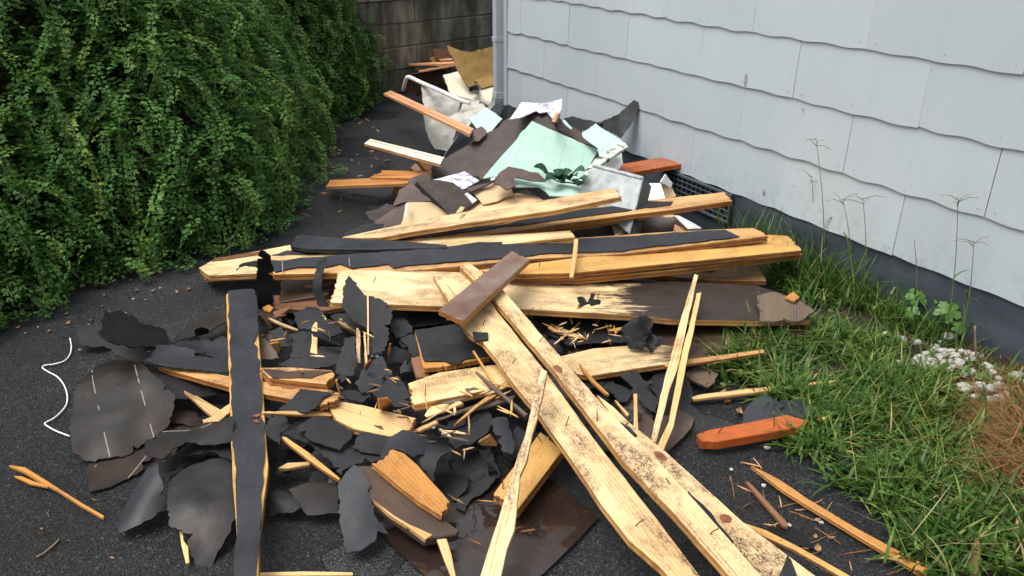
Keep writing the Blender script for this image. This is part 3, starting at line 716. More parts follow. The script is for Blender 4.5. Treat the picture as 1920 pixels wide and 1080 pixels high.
def hedge():
    root = empty('trailing_vine', HB[20], 'dense dark green trailing vine spilling down the bank on the left', 'vine')
    inv = Matrix.Translation(HB[20]).inverted()
    SL = hb_s[-1]
    # earth bank under it (a piece of the setting)
    v = []; f = []; ns, nz = 70, 14; zt = 1.75
    for j in range(nz + 5):
        for i in range(ns + 1):
            s = SL * i / ns; z = zt * min(j, nz) / nz; q, o = hedge_pt(s, z); q = q - o * .13
            if j > nz: q = q - o * (j - nz) ** 2 * .8; q.z = z + .05 * (j - nz)
            v.append(q)
    for j in range(nz + 4):
        for i in range(ns): f.append((j * (ns + 1) + i, j * (ns + 1) + i + 1, (j + 1) * (ns + 1) + i + 1, (j + 1) * (ns + 1) + i))
    tag(link('vine_bank', pymesh('vine_bank', v, f, True), M['soil']), kind='structure')
    pos = []; dr = []; up = []; Ls = []; Ws = []; tn = []; stems = []
    rr = random.Random(3)
    N_ = 6600
    for k in range(N_):
        ground_runner = k < 130
        s = rr.uniform(.6, SL); z = .05 if ground_runner else rr.uniform(.05, 1.7) ** 1.0
        p, o = hedge_pt(s, z); along = Vector((-o.y, o.x, 0))
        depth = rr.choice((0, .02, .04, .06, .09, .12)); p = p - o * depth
        d = (o * rr.uniform(.2, 1.1) + along * rr.gauss(-.1, .85) + Vector((0, 0, rr.uniform(-.5, .6)))).normalized(); spray = k % 45 == 0
        if ground_runner: d = (o * 1 + along * rr.gauss(0, .7) + Vector((0, 0, .25))).normalized()
        n = rr.randint(5, 15) if not ground_runner else rr.randint(3, 10)
        if spray and not ground_runner: n = rr.randint(20, 34); d = (o * .9 + along * rr.gauss(-.35, .4) + Vector((0, 0, .35))).normalized(); p = p + o * (depth + .02)
        st = .026; path = [p.copy()]; stem_tone = rr.gauss(.46, .17) + .10 * noise.noise((s * 1.1, z * 2, 11)) - depth * 1.5; young = rr.random() < .16 or spray  # starting tone of the stem's leaves, darker the deeper it sits
        stem_tone += .16 if spray else 0; stem_tone += .22 * noise.noise((s * 2.6, z * 3.4, 23))
        for i in range(n):
            d = (d + Vector((0, 0, -.07 - .008 * i)) + Vector((rr.gauss(0, .13), rr.gauss(0, .13), rr.gauss(0, .06)))).normalized()
            p = p + d * st
            base, o2 = hedge_pt(s, max(p.z, 0))
            if p.z < .02: p.z = .02 + rr.random() * .02; d.z = abs(d.z) * .3; d.normalize()
            gap = (p - base).dot(o2)
            if gap < -.09 : p = p + o2 * (-.09 - gap) * .6
            if gap > (.24 if spray else .15): d = (d - o2 * .35).normalized()
            path.append(p.copy())
            sd2 = d.cross(Vector((0, 0, 1)));
            if sd2.length < .05: sd2 = o.cross(d)
            sd2.normalize(); out = sd2.cross(d)
            if out.dot(o2 + Vector((0, 0, .6))) < 0: out = -out
            tip = i / n
            for sg in (-1, 1):
                ld = (sd2 * sg * rr.uniform(.6, 1.1) + d * rr.uniform(.2, .8) + out * rr.uniform(-.1, .6) + Vector((0, 0, rr.uniform(-.25, .15)))).normalized()
                sz = rr.uniform(.019, .032) * (1.1 - .35 * tip)
                tone = stem_tone + rr.gauss(0, .09) + (.34 * max(0, tip - .55) if young else .07 * tip)
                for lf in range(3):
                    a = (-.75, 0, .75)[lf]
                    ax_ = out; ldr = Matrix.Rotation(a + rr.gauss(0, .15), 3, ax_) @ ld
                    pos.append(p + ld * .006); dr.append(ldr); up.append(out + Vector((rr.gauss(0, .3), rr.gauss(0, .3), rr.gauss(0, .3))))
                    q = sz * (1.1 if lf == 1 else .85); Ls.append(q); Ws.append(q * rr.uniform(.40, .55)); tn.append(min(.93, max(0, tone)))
        if k % 6 == 0: stems.append(path)
    A = lambda x: np.array([tuple(q) for q in x])
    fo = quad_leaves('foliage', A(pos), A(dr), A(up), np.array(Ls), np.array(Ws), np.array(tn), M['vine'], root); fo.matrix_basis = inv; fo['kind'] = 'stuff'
    # the stems, thin three-sided tubes in one part
    v = []; f = []
    for path in stems:
        b = len(v)
        for q in path:
            for a in range(3): v.append(q + Vector((math.cos(a * 2.09) * .0013, math.sin(a * 2.09) * .0013, 0)))
        for i in range(len(path) - 1):
            for a in range(3): f.append((b + i * 3 + a, b + i * 3 + (a + 1) % 3, b + (i + 1) * 3 + (a + 1) % 3, b + (i + 1) * 3 + a))
    st = link('stems', pymesh('stems', v, f), M['vine_stem'], root); st.matrix_basis = inv; st['kind'] = 'stuff'
    return len(pos)
print('vine leaves', hedge())

# ------------------------------------------------------------------ the rubble: far heap by the corner
B, SH = 'board', 'sheet'
def sheet(outline, z, mat, label, th=.0035, name='felt_scrap', cat='felt scrap', group='torn roofing felt in the heap', rag=.0045, amp=.008, **k):
    k.setdefault('asc', 6); k.setdefault('step', .010)
    return slab(name, outline, z, mat, th=th, label=label, cat=cat, group=group, rag=rag, amp=amp, kind=SH, **k)
def board(outline, z, mat, label, th=.02, name='pine_board', cat='board', group='pine boards in the heap', **k):
    return slab(name, outline, z, mat, th=th, label=label, cat=cat, group=group, kind=B, **k)

G2 = 'thin laths'
def lath(o, z, mat, label, th=.010, **k): return board(o, z, mat, label, th, name='lath', cat='lath', group=G2, **k)
G1 = 'brown wood and carpet by the back wall'
sheet('S1 275,640 330,600 410,555 600,515 650,585 430,665 320,730', (.05, .24), 'brown_paper', 'dark reddish brown sheet slumped against the foot of the block wall', name='brown_sheet', cat='sheet', group=G1, amp=.05, asc=6)
sheet('S1 395,650 560,615 690,640 705,750 600,800 500,805 400,790 350,700', (.04, .26), 'brown_paper', 'rumpled brown sheet behind the bent white metal tube', name='brown_sheet', cat='sheet', group=G1, amp=.06, asc=6)
board('S1 610,412 740,415 765,500 630,505', (.30, .40), 'brown_wood', 'short brown block leaning on the wall left of the carpet', .03, name='wood_block', group=G1)
board('S1 565,490 600,472 640,475 720,610 700,650 640,585', (.18, .32), 'carpet', 'narrow tan strip beneath two laths near the back wall', .012, name='tan_strip', cat='strip', group=G1)
board('S1 640,492 755,490 760,502 645,506', (.30, .30), 'trim', 'short pale lath end just left of the carpet', .012, mode='h', name='lath', group=G1)
board('S1 380,535 600,525 775,518 778,530 600,540 390,546', (.26, .32), 'trim', 'upper thin pinkish lath by the back wall', .014, mode='h', name='lath', group=G1)
board('S1 470,592 500,575 780,535 790,548 560,588 478,600', (.22, .32), 'trim', 'lower thin pinkish lath with a pointed end by the back wall', .014, mode='h', name='lath', group=G1)
slab('cream_panel', 'S1 680,630 800,600 1000,640 1160,700 1160,890 1075,890 1010,860 880,830 740,790', (.14, .30), 'cream', th=.012, kind=SH, rag=.003, amp=.006, label='cream coloured board lying under the tan carpet', cat='panel', group=G1)
cp = slab('carpet', 'S1 718,372 760,390 830,420 920,430 1050,405 1180,380 1180,650 1060,660 945,690 960,740 880,752 840,665 790,540', (.24, .56), 'carpet', th=.012, kind=SH, rag=.004, amp=.02, asc=5, bend=[(0, .06)], label='tan backed carpet piece folded over the cream board', cat='carpet', group=G1)
slab('flap', 'S1 940,692 1060,668 1180,645 1180,715 1100,725 1010,762', (.30, .36), 'carpet', th=.012, kind=SH, rag=.004, amp=.01, parent=cp, lift=.015)
slab('pile_edge', 'S1 885,725 945,705 975,738 940,742 890,755', (.27, .32), 'carpet_edge', th=.008, kind=SH, rag=.003, parent=cp, lift=.02)

tb = [P(q, z) for q, z in zip(px('S1 342,765 352,720 365,672 380,652 410,657 500,700 650,765 800,835 900,870'), (.30, .36, .42, .45, .45, .44, .42, .40, .38))]
bt = empty('metal_tube', tb[0], 'bent white metal tube sticking out of the heap near the downspout', 'tube')
def rel(name, me, mat, root): o = link(name, me, mat, root); o.matrix_basis = Matrix.Translation(root.location).inverted(); return o
rel('pipe', tube_me('pipe', smooth_path(tb, 6), .015, 10), M['white_metal'], bt)
rel('end_cap', tube_me('end_cap', [tb[0] + (tb[0] - tb[1]).normalized() * .03, tb[0] + (tb[1] - tb[0]).normalized() * .012], .0165, 10), M['black_plastic'], bt)
slab('cloth', 'Z2 693,478 740,482 790,500 832,530 910,568 900,640 880,760 862,855 830,842 800,835 770,832 730,782 705,650', (.03, .43), 'cloth', th=.004, kind=SH, rag=.005, amp=.018, asc=8, grid=.015, label='pale grey cloth hanging from the white tube', cat='cloth', group='pale cloth by the downspout')
slab('cloth', 'Z2 835,645 870,618 920,570 1000,558 1052,600 985,650 960,700 900,700 862,690', (.30, .36), 'cloth', th=.004, kind=SH, rag=.006, amp=.04, asc=12, grid=.015, label='crumpled white cloth between the tube and small mint panel', cat='cloth', group='pale cloth by the downspout')

# ------------------------------------------------------------------ trim lengths pointing left
def trim(outline, z, label, mat='trim', th=.018, groove=None):
    o = board(outline, z, mat, label, th, name='trim_moulding', cat='moulding', group='trim mouldings sticking out to the left', mode='h')
    if groove: on(o, 'bead', groove, mat, th=.005, lift=.005, rag=.0003, kind=B)
    return o
trim('Z2 478,525 520,508 985,722 962,752', (.30, .42), 'upper pinkish wood moulding pointing at the vine', groove='Z2 498,516 508,512 977,728 972,738')
t2 = trim('Z2 368,806 402,780 820,884 796,922', (.20, .34), 'cream faced wood moulding below the pinkish one', 'trim_white', groove='Z2 398,787 402,783 815,889 811,894')
trim('Z2 398,998 470,968 463,957 600,960 745,962 740,985 640,1000', (.14, .22), 'short tan moulding lying on a longer one', 'trim_tan', groove='Z2 420,985 428,981 742,972 742,977')
trim('Z2 153,1048 176,1012 460,1000 720,1000 600,1030', (.08, .20), 'longest tan moulding, lowest of those pointing left', 'trim_tan')
board('Z2 525,1075 545,1045 580,1055 565,1085', (.05, .08), 'trim_tan', 'small tan wood offcut on asphalt left of the dark square panel', .02, name='wood_offcut', group='small wood offcuts')
board('Z2 665,905 690,903 755,925 735,965 715,955', (.12, .18), 'brown_wood', 'brown wood offcut below the cream faced moulding', .02, name='wood_offcut', group='small wood offcuts')
board('Z2 625,945 665,908 690,960 650,962', (.10, .14), 'brown_wood', 'dark offcut above the short tan moulding', .02, name='wood_offcut', group='small wood offcuts')

# ------------------------------------------------------------------ torn wall panels in the middle heap
GP = 'torn wall panels in the middle heap'
def panel(outline, z, mat, label, th=.005, name='wall_panel', **k):
    k.setdefault('rag', .0025); k.setdefault('amp', .004); k.setdefault('asc', 5)
    return slab(name, outline, z, mat, th=th, kind=SH, label=label, cat='panel', group=GP, **k)
panel('S2 215,530 240,480 345,330 450,385 370,440 270,500', (.16, .36), 'lavender', 'pale lilac board half under the big dark panel')
panel('S2 60,650 250,510 720,210 800,150 830,190 640,330 500,560 300,680', (.16, .44), 'brown_dark', 'brown sheet lowest behind the dark panel')
panel('S2 415,212 545,125 672,215 590,310 550,325 500,282 470,290', (.36, .44), 'mint', 'small mint green tile panel beside the downspout elbow', ax=(0, 1))
panel('S2 412,352 450,302 512,275 550,308 540,342 485,392 430,382', (.38, .44), 'brown_panel', 'torn brown scrap at the end of the pinkish moulding', rag=.007, name='panel_scrap')
panel('S2 725,235 820,80 1000,76 1142,68 1132,150 1085,245 1020,152 960,158 935,140', (.51, .565), 'floral', 'white board with a purple floral print at the top of the heap', ax=(1, 2), bend=[(0, .03)], amp=.01)
board('S2 1085,245 1122,160 1128,200 1100,255', (.45, .52), 'trim', 'small wood end under the floral board', .02, name='wood_offcut', group='small wood offcuts')
panel('S2 1050,225 1120,210 1200,260 1300,330 1430,400 1420,450 1250,380 1100,300', (.40, .48), 'brown_panel', 'brown torn panel strip above the large mint panel', rag=.007)
panel('S2 1138,220 1160,225 1215,285 1210,298 1170,265', (.485, .505), 'mint', 'narrow mint sliver below the black felt fin', rag=.004)
panel('S2 115,598 132,588 560,325 700,250 935,133 1015,150 1062,232 1112,302 900,500 600,640 520,680 370,640 130,672', (.24, .53), 'brown_dark', 'large dark brown panel back under the mint panel', th=.006)
mp = panel('S2 905,233 1150,345 1422,462 1370,550 1310,640 1282,752 1000,720 700,660 520,682 700,470', (.28, .55), 'mint', 'largest mint green tile panel, leaning in the middle of the heap', th=.006, ax=(0, 2))
panel('S2 1292,332 1400,253 1500,320 1612,392 1520,460 1430,505 1412,440 1300,360', (.40, .52), 'mint', 'mint panel with torn edges right of the largest one', ax=(1, 3))
panel('S2 1305,630 1350,580 1400,520 1500,450 1612,388 1652,428 1450,560 1322,665', (.36, .46), 'marble', 'speckled black and pale green edging piece above the metal box', th=.015, name='edging')
panel('S2 1440,600 1480,560 1600,455 1612,560 1580,600 1480,620', (.30, .38), 'white_paper', 'dull white scrap under the speckled edging', name='panel_scrap', amp=.02)
panel('S2 485,640 520,600 620,590 560,660 500,690', (.32, .37), 'brown_panel', 'greyish brown scrap at the lower edge of the dark panel', name='panel_scrap')
panel('S2 578,688 680,552 716,590 645,645 602,702', (.345, .40), 'white_paper', 'torn white sliver at the left tip of the mint panel', name='panel_scrap')
panel('S2 606,712 640,640 720,588 830,600 950,640 1015,700 900,700 765,665 772,740 705,770 650,730', (.37, .43), 'brown_panel', 'torn brown piece curling over the white sliver and mint panel', rag=.007, amp=.018, name='panel_scrap')
m2 = panel('S2 762,660 1290,760 1292,815 1240,828 1040,815 1012,780 960,742 850,740 775,742', (.33, .37), 'mint', 'long low mint strip with a white edge in front of the leaves', rag=.003, ax=(0, 1))
on(m2, 'white_edge', 'S2 760,657 1290,756 1290,764 762,668', 'white_paper', th=.004, lift=.003, rag=.0005)
panel('S2 110,692 240,655 375,618 492,690 395,755 350,765 290,715 170,705', (.30, .36), 'floral', 'white floral printed board left of the heap', ax=(1, 3), amp=.012)
panel('S2 390,760 480,730 610,690 560,730 430,780', (.33, .36), 'brown_panel', 'thin brown torn strip beside the white floral board', rag=.006, name='panel_scrap')
panel('S2 440,790 500,745 600,715 740,740 760,800 640,850 520,870', (.29, .34), 'cardboard', 'tan backing sheet under the brown torn piece', amp=.02)
panel('S2 -60,690 60,640 120,655 110,700 0,720 -60,800', (.22, .28), 'brown_panel', 'brown torn edge left of the dark square panel', rag=.006, name='panel_scrap')
panel('S2 0,705 165,693 290,715 372,772 545,780 480,852 300,972 268,962', (.26, .35), 'brown_dark', 'dark square panel with one corner pointing down', th=.006)
panel('S2 380,800 400,792 475,848 440,872', (.335, .34), 'white_paper', 'tiny white scrap on the dark square panel', name='panel_scrap')
panel('S2 312,945 345,900 378,905 360,930 320,950', (.318, .322), 'cardboard', 'small tan scrap near the corner of the dark square panel', name='panel_scrap')
panel('S2 310,962 450,860 600,800 740,790 800,770 950,780 1010,850 800,900 560,925 340,985', (.25, .31), 'peach', 'peach backing sheet behind the upper pine board', amp=.015, bend=[(0, -.03)])
panel('Z5 680,505 732,358 890,348 1025,442 900,490 760,510', (.20, .27), 'cardboard', 'tan cardboard sheet under the dark square panel', amp=.015)
panel('Z5 716,440 722,360 740,358 728,450', (.275, .28), 'white_paper', 'narrow white strip on the tan cardboard', name='panel_scrap')
panel('Z5 505,492 640,400 735,345 690,500 570,528', (.10, .20), 'brown_panel', 'brown panel corner resting on asphalt left of the cardboard')
panel('Z5 635,380 680,275 765,225 895,345 790,362 730,352', (.18, .26), 'brown_panel', 'brown panel behind the tan cardboard', rag=.005)
panel('Z5 478,535 500,505 562,527 545,545', (.06, .06), 'mint', 'small mint chip on asphalt by the pointed pine board', name='panel_scrap')
# felt fin leaning on the siding
sheet('Z3 600,700 680,682 760,650 812,610 862,563 897,572 880,630 850,690 795,775 720,735', (.37, .565), 'felt', 'black felt fin standing up against the grey siding', bend=[(90, .02)], amp=.012, group='torn roofing felt in the heap')
sheet('Z3 458,668 520,648 600,668 700,690 640,700 560,745 500,712', (.40, .46), 'felt', 'black felt strip left of the fin by the siding')
# red board by the wall
board('Z6 480,95 870,30 900,80 600,132', (.28, .30), 'red_wood', 'red stained board end sticking out towards the vent', .025, mode='h', group='red stained boards')
# galvanised box
def metal_box():
    fa = px('S2 1410,588 1792,690 1590,1050 1285,800'); pl = [P(fa[0], .40), P(fa[1], .40), P(fa[2], .26), P(fa[3], .28)]
    c = sum(pl, Vector()) / 4; nn = (pl[1] - pl[0]).cross(pl[3] - pl[0]).normalized()
    if nn.z < 0: nn = -nn
    pl = [q - nn * (q - c).dot(nn) for q in pl]
    o = empty('metal_box', c, 'dull galvanised metal box lying tilted under the pine boards', 'metal box')
    def poly(name, top, t, mat):
        v = [q - c for q in top] + [q - c - nn * t for q in top]; n = len(top)
        me = pymesh(name, v, [tuple(range(n)), tuple(range(2 * n - 1, n - 1, -1))] + [(i, (i + 1) % n, (i + 1) % n + n, i + n) for i in range(n)])
        bm = bmesh.new(); bm.from_mesh(me); bmesh.ops.recalc_face_normals(bm, faces=bm.faces); bmesh.ops.bevel(bm, geom=list(bm.edges), offset=.003, segments=2, affect='EDGES'); bm.to_mesh(me); bm.free()
        return link(name, me, M[mat], o)
    poly('lid', pl, .012, 'galv')
    ins = [c + (q - c) * .985 - nn * .0125 for q in pl]; poly('body', ins, .085, 'galv_dark')
    e = (pl[3] - pl[0]).normalized(); lip = [pl[0] + nn * .008 + e * .005, pl[1] + nn * .008 + e * .005, pl[1] + nn * .008 + e * .02, pl[0] + nn * .008 + e * .02]; poly('lip', lip, .0075, 'galv')
metal_box()
panel('Z6 660,300 712,183 772,186 802,275 730,300', (.22, .30), 'white_paper', 'white paper faced scrap right of the metal box', amp=.01)
panel('Z6 772,190 842,205 856,268 800,278', (.22, .29), 'cardboard', 'tan curled scrap beside the white one at the vent', bend=[(0, .02)], name='panel_scrap')
panel('Z6 778,182 806,138 846,190 832,218', (.27, .34), 'white_paper', 'white torn peak in front of the vent', name='panel_scrap', rag=.005)
panel('Z6 720,360 830,340 856,380 790,390', (.16, .2), 'cardboard', 'tan scrap below the felt covered board end', name='panel_scrap')
panel('Z6 850,375 880,372 1005,440 1000,450 930,445', (.10, .14), 'white_paper', 'pale curled strip beside the dark hardboard near the vent', bend=[(90, -.03)], name='panel_scrap')
panel('Z6 575,475 600,390 720,362 865,385 845,452 690,485', (.12, .2), 'brown_panel', 'dark brown hardboard square between the pine boards', th=.006)
panel('Z6 160,470 300,420 520,400 540,470 500,500 300,500', (.14, .2), 'brown_panel', 'brown hardboard under the felt covered boards, left of the square one', th=.006)
panel('Z6 490,395 560,380 600,385 560,470 520,490', (.19, .2), 'cardboard', 'torn tan scrap hanging below the metal box', name='panel_scrap', amp=.02)
board('Z6 855,420 935,448 925,462 850,462', (.08, .1), 'trim', 'small pale offcut by the curled strip', .018, name='wood_offcut', group='small wood offcuts')
# plastic foliage in front of the mint panel
lv = empty('artificial_leaves', P(px('S2 1140,720')[0], .34), 'sprig of dark green plastic leaves on the mint panel', 'plastic leaves')
for (a, b, w_) in (('1020,650', '920,590', .030), ('1030,680', '1000,640', .03), ('1140,700', '1070,620', .034), ('1130,705', '1010,690', .034), ('1150,690', '1215,625', .032), ('1215,660', '1312,620', .036),
                   ('1200,700', '1250,660', .034), ('1240,720', '1310,690', .036), ('1160,720', '1180,660', .03), ('1120,700', '1100,665', .03), ('1260,745', '1230,700', .03)):
    pa, pb = px('S2 ' + a + ' ' + b); A_, B_ = P(pa, .36), P(pb, .41); d = B_ - A_; L_ = d.length; d.normalize(); sdv = d.cross(Vector((0, -.5, .86))).normalized(); nv = sdv.cross(d)
    v = []; f = []; n = 9
    for i in range(n + 1):
        t = i / n; hw = w_ * math.sin(math.pi * min(1, t * .93 + .05)) ** .8 * (1 + .12 * math.sin(i * 2.6)); cen = A_ + d * L_ * t + nv * (.015 * math.sin(t * 2.6) - .012 * t * t) - lv.location
        v += [cen - sdv * hw + nv * .010, cen - nv * .002, cen + sdv * hw + nv * .010]
    for i in range(n): q = 3 * i; f += [(q, q + 1, q + 4, q + 3), (q + 1, q + 2, q + 5, q + 4)]
    link('leaf', pymesh('leaf', v, f), M['fake_leaf'], lv)
rel('stem', tube_me('stem', smooth_path([P(q, .345) for q in px('S2 1015,660 1120,712 1190,715 1280,735')], 5), .004, 6), M['fake_leaf'], lv)

# ------------------------------------------------------------------ the long boards across the middle
b13 = board('F 641,445 754,420 849,401 910,391 1033,373 1097,361 1153,353 1163,368 1037,394 980,402 866,419 754,437 716,445', (.17, .43), 'pine', 'upper pale pine board with a pointed left end, crossing to the metal box', .024, mode='h')
b14 = board('F 700,448 799,433 940,420 1040,397 1147,385 1210,376 1357,360 1373,376 1263,392 1180,402 980,431 838,449 765,455', (.17, .33), 'pine_worn', 'long board with black felt strip, its bare end reaching towards the siding', .026, mode='h')
on(b14, 'felt_strip', 'F 712,447 799,434 940,421 1040,398 1147,386 1210,377 1262,378 1258,384 1173,396 1073,409 980,422 866,435 768,450', 'felt', rag=.004)
board('F 720,454 838,447 980,428 1180,402 1210,404 980,440 840,456', (.13, .26), 'pine_orange', 'orange edged board directly under the upper felt covered board', .02, mode='h')
b11 = board('F 373,502 400,487 470,473 544,459 700,453 800,446 980,438 1070,432 1078,444 900,462 700,482 600,494 500,511 390,516', (.09, .27), 'pine_pale', 'long pale board running behind the felt strip to a blunt left end', .028, mode='h')
board('F 380,516 500,510 600,494 620,500 520,516 386,522', (.06, .13), 'pine_worn', 'brown board edge beneath the blunt left end of the pale board', .02, mode='h')
on(b11, 'bark_edge', 'S3 165,400 200,375 540,325 570,318 560,345 300,385', 'brown_wood', lift=.006, th=.006)
board('F 544,460 556,442 567,440 640,446 760,452 838,459 838,463 700,467 600,466 570,465', (.17, .24), 'felt_slate', 'short felt covered board with a chalk line at the far left', .02, mode='h')
sheet('F 505,478 560,462 600,467 590,478 540,484', (.13, .16), 'felt', 'black felt between the blunt pale board and the chalk lined one')
b10 = board('F 493,489 600,481 760,470 900,455 1080,446 1260,434 1413,427 1440,442 1310,458 1167,476 1013,484 854,499 738,509 640,511 513,514', (.21, .25), 'pine_worn', 'longest board covered in black felt with ragged edges, across the whole heap', .028, mode='h')
fs10 = on(b10, 'felt_strip', 'F 497,488 600,481 652,476 760,469 854,460 899,453 1020,452 1080,447 1180,443 1267,435 1360,430 1387,443 1307,453 1210,463 1167,470 1090,472 1013,475 974,480 854,490 760,497 738,502 727,494 660,503 638,494 610,500 560,500 516,509', 'felt_slate', lift=.008, rag=.005, amp=.0015)
for q_ in ('S3 756,380 764,380 769,498 761,498', 'S3 1321,372 1328,372 1334,445 1327,445'): on(fs10, 'chalk_line', q_, 'chalk', th=.0008, lift=.0022, rag=.0004)
b9b = board('F 900,517 1090,494 1267,472 1440,452 1498,470 1503,477 1260,507 1080,523 980,522', (.21, .17), 'pine_gold', 'golden board under the topmost golden one', .024, mode='h')
b9 = board('F 890,507 1090,482 1267,459 1443,440 1478,442 1503,469 1260,493 1080,511 980,513', (.245, .205), 'pine_gold', 'topmost golden pine board ending over the grass', .024, mode='h')
board('F 1190,514 1300,508 1420,500 1437,526 1340,525', (.06, .08), 'pine_worn', 'worn board end with white paint flecks under the golden boards', .022, mode='h')
board('F 1170,512 1270,508 1330,516 1260,522', (.06, .06), 'pine_orange', 'thin orange strip lying under the golden boards', .012, mode='h', name='lath')
lath('Z6 290,505 313,505 305,600 286,718 262,716 280,600', (.25, .30), 'pine_clean', 'short pale lath standing across the golden boards')
b8 = board('F 621,566 636,510 652,506 810,508 980,516 1080,520 1167,525 1260,527 1417,535 1473,552 1515,578 1520,598 1423,601 1260,598 1197,591 980,579 838,574 732,570 640,567', (.235, .10), 'pine_stained', 'wide pale pine board turning black towards its right end', .026, mode='h')
knot(b8, (1062, 532), .035, .018)
sheet('R5 1230,60 1275,40 1300,75 1345,25 1340,60 1395,80 1385,105 1340,115 1290,100 1250,110', (.235, .24), 'felt_dark', 'small black crumb of felt on the wide pale board', amp=.012, asc=30, grid=.012)
sheet('Z6 1320,815 1420,800 1560,850 1640,900 1560,960 1340,960', (.135, .15), 'grey_wood', 'weathered grey shingle piece at the black end of the wide board', name='shingle_piece', cat='shingle', th=.01, amp=.006)
board('Z6 1475,830 1520,800 1560,830 1530,852', (.16, .16), 'pine_orange', 'small orange chip at the grass edge by the wide board', .01, name='wood_chip', cat='wood chip', group='wood chips')
board('F 1150,603 1260,600 1400,603 1500,606 1500,625 1400,640 1220,650', (.05, .07), 'dark_wood', 'blackened board in the shade under the wide board', .02, mode='h')
board('F 1220,640 1390,612 1450,628 1420,648 1240,674', (.055, .06), 'dark_wood', 'blackened plank beside the grass below the wide board', .022, mode='h')
b17 = board('F 1050,668 1113,653 1177,648 1240,646 1300,655 1330,668 1255,681 1183,692 1109,704 1080,700', (.10, .09), 'pine_stained2', 'pale board with a dark stained upper edge right of the long pair', .022, mode='h')
board('F 1238,679 1340,667 1430,655 1434,660 1340,675 1250,687', (.09, .10), 'pine_worn', 'brown lath running from the stained board into the grass', .012, mode='h', name='lath', group='thin laths')
# short pieces
b18 = board('R5 92,642 300,570 560,530 700,515 775,620 660,680 130,785', (.15, .17), 'pine', 'short pale board end left of the long pair', .026, mode='h')
nail(b18, (797, 742), .035); 
board('R3 770,862 800,830 1000,860 1370,950 1330,1025 1190,1070 950,1020 830,960', (.12, .12), 'pine_clean', 'rounded short yellow board in the left of the rubble', .022, mode='h')
b20 = board('F 487,690 540,688 622,694 628,702 612,720 505,708', (.17, .17), 'pine_worn', 'short board with charred face beside the felt covered upright', .035, mode='h')
on(b20, 'char', 'R3 330,615 800,632 700,660 660,680 400,675', 'dark_wood', rag=.004)
b21 = board('F 296,688 330,688 430,705 500,716 620,731 637,737 634,748 600,760 540,746 430,725', (.12, .15), 'pine_worn', 'long split board passing under the felt covered upright', .022, mode='h')
on(b21, 'felt_patch', 'R3 440,890 520,830 590,752 760,772 830,768 740,810 690,880 625,915', 'felt', lift=.01)
b22 = board('R4 1070,320 1150,290 1210,222 1290,250 1380,330 1600,580 1540,672 1380,570', (.10, .16), 'pine_orange', 'orange split board with a torn top end above the wet panel', .022, mode='v')
b22b = board('R4 965,335 1070,335 1250,470 1440,600 1660,770 1640,800 1430,832 1200,670 1070,560 1000,420', (.07, .14), 'dark_wood', 'charred black board pointing at the wet brown panel', .028, mode='v')
on(b22b, 'raw_edge', 'R4 1075,560 1110,590 1330,735 1480,800 1430,835 1200,675', 'pine_worn', lift=.002, th=.012)
board('R5 110,470 175,455 230,545 235,600 150,605', (.12, .13), 'brown_wood', 'brown board end under the felt topped square', .02)
fb = board('R5 135,285 455,240 640,462 500,495 370,520 195,540', (.15, .17), 'pine_orange', 'square board end topped with black felt left of the long pair', .02)
on(fb, 'felt_top', 'R5 135,283 455,238 640,455 470,480 440,510 380,512 340,492 200,492', 'felt', lift=.006)
board('S3 750,570 900,540 1020,520 1230,500 1200,600 1150,680 745,748', (.10, .14), 'dark_wood', 'dark wet board under the hanging felt strips', .022, mode='h')
board('S3 690,690 1180,690 1280,790 1130,815 700,800', (.09, .10), 'brown_wood', 'brown wet board just below the dark wet one', .02, mode='h')
board('S3 950,610 1080,570 1200,548 1205,575 1090,600', (.15, .16), 'brown_wood', 'brown splintered strip behind the hanging felt', .012, mode='h', name='lath')
board('S3 590,790 650,765 690,790 660,830 600,815', (.12, .13), 'pine_orange', 'round nosed orange scrap under the black flap', .015, name='wood_offcut', group='small wood offcuts')
board('S3 680,830 820,780 830,800 700,885', (.12, .14), 'brown_wood', 'curved brown scrap beside the round nosed one', .015, name='wood_offcut', group='small wood offcuts')
# the long pair and what they lie on
bR2 = board('F 1120,740 1150,762 1182,793 1250,847 1300,893 1394,979 1529,1079 1700,1215 1530,1215 1160,800', (.085, .20), 'pine', 'right hand pine board half hidden under the long pair', .024)
knot(bR2, (1237, 855), .022, .014); knot(bR2, (1360, 972), .016, .015)
on(bR2, 'felt_shred', 'R6 1235,40 1300,75 1350,130 1330,140 1250,80', 'felt'); on(bR2, 'felt_shred', 'R8 -30,560 10,600 60,640 110,690 140,740 235,850 225,862 130,780 60,700 -20,610', 'felt')
on(bR2, 'felt_shred', 'R8 545,930 570,960 608,1060 495,1060 520,1000', 'felt')
bL = board('F 812,516 842,520 866,522 918,565 1018,690 1126,838 1232,973 1410,1210 1350,1200 1268,1095 1237,1062 1181,1013 1153,977 1128,945 1059,843 1014,780 951,704 932,673 905,640 880,625 862,600', (.12, .295), 'pine', 'left board of the long pair running down to the bottom of the picture', .024)
bRr = board('F 862,499 880,493 905,510 945,545 1040,655 1140,770 1214,843 1300,935 1374,1018 1545,1215 1490,1215 1318,1022 1268,966 1168,862 1105,780 1034,688 927,563', (.145, .31), 'pine', 'right board of the long pair with a large dark knot', .026)
knot(bRr, (1046, 692), .022, .013); knot(bL, (862, 585 + 0), .004)
nail(bRr, (1169, 800), .03, (.4, .6)); nail(bL, (1165, 845), .02); nail(bRr, (1163, 842), .025, (.6, .2))
for q_, t_ in (((1010, 640), (.5, .5)), ((1120, 790), (-.6, .2)), ((1255, 905), (.3, -.7)), ((990, 590), (.2, .6)), ((1330, 1000), (.6, .3))): nail(bRr, q_, .028, t_)
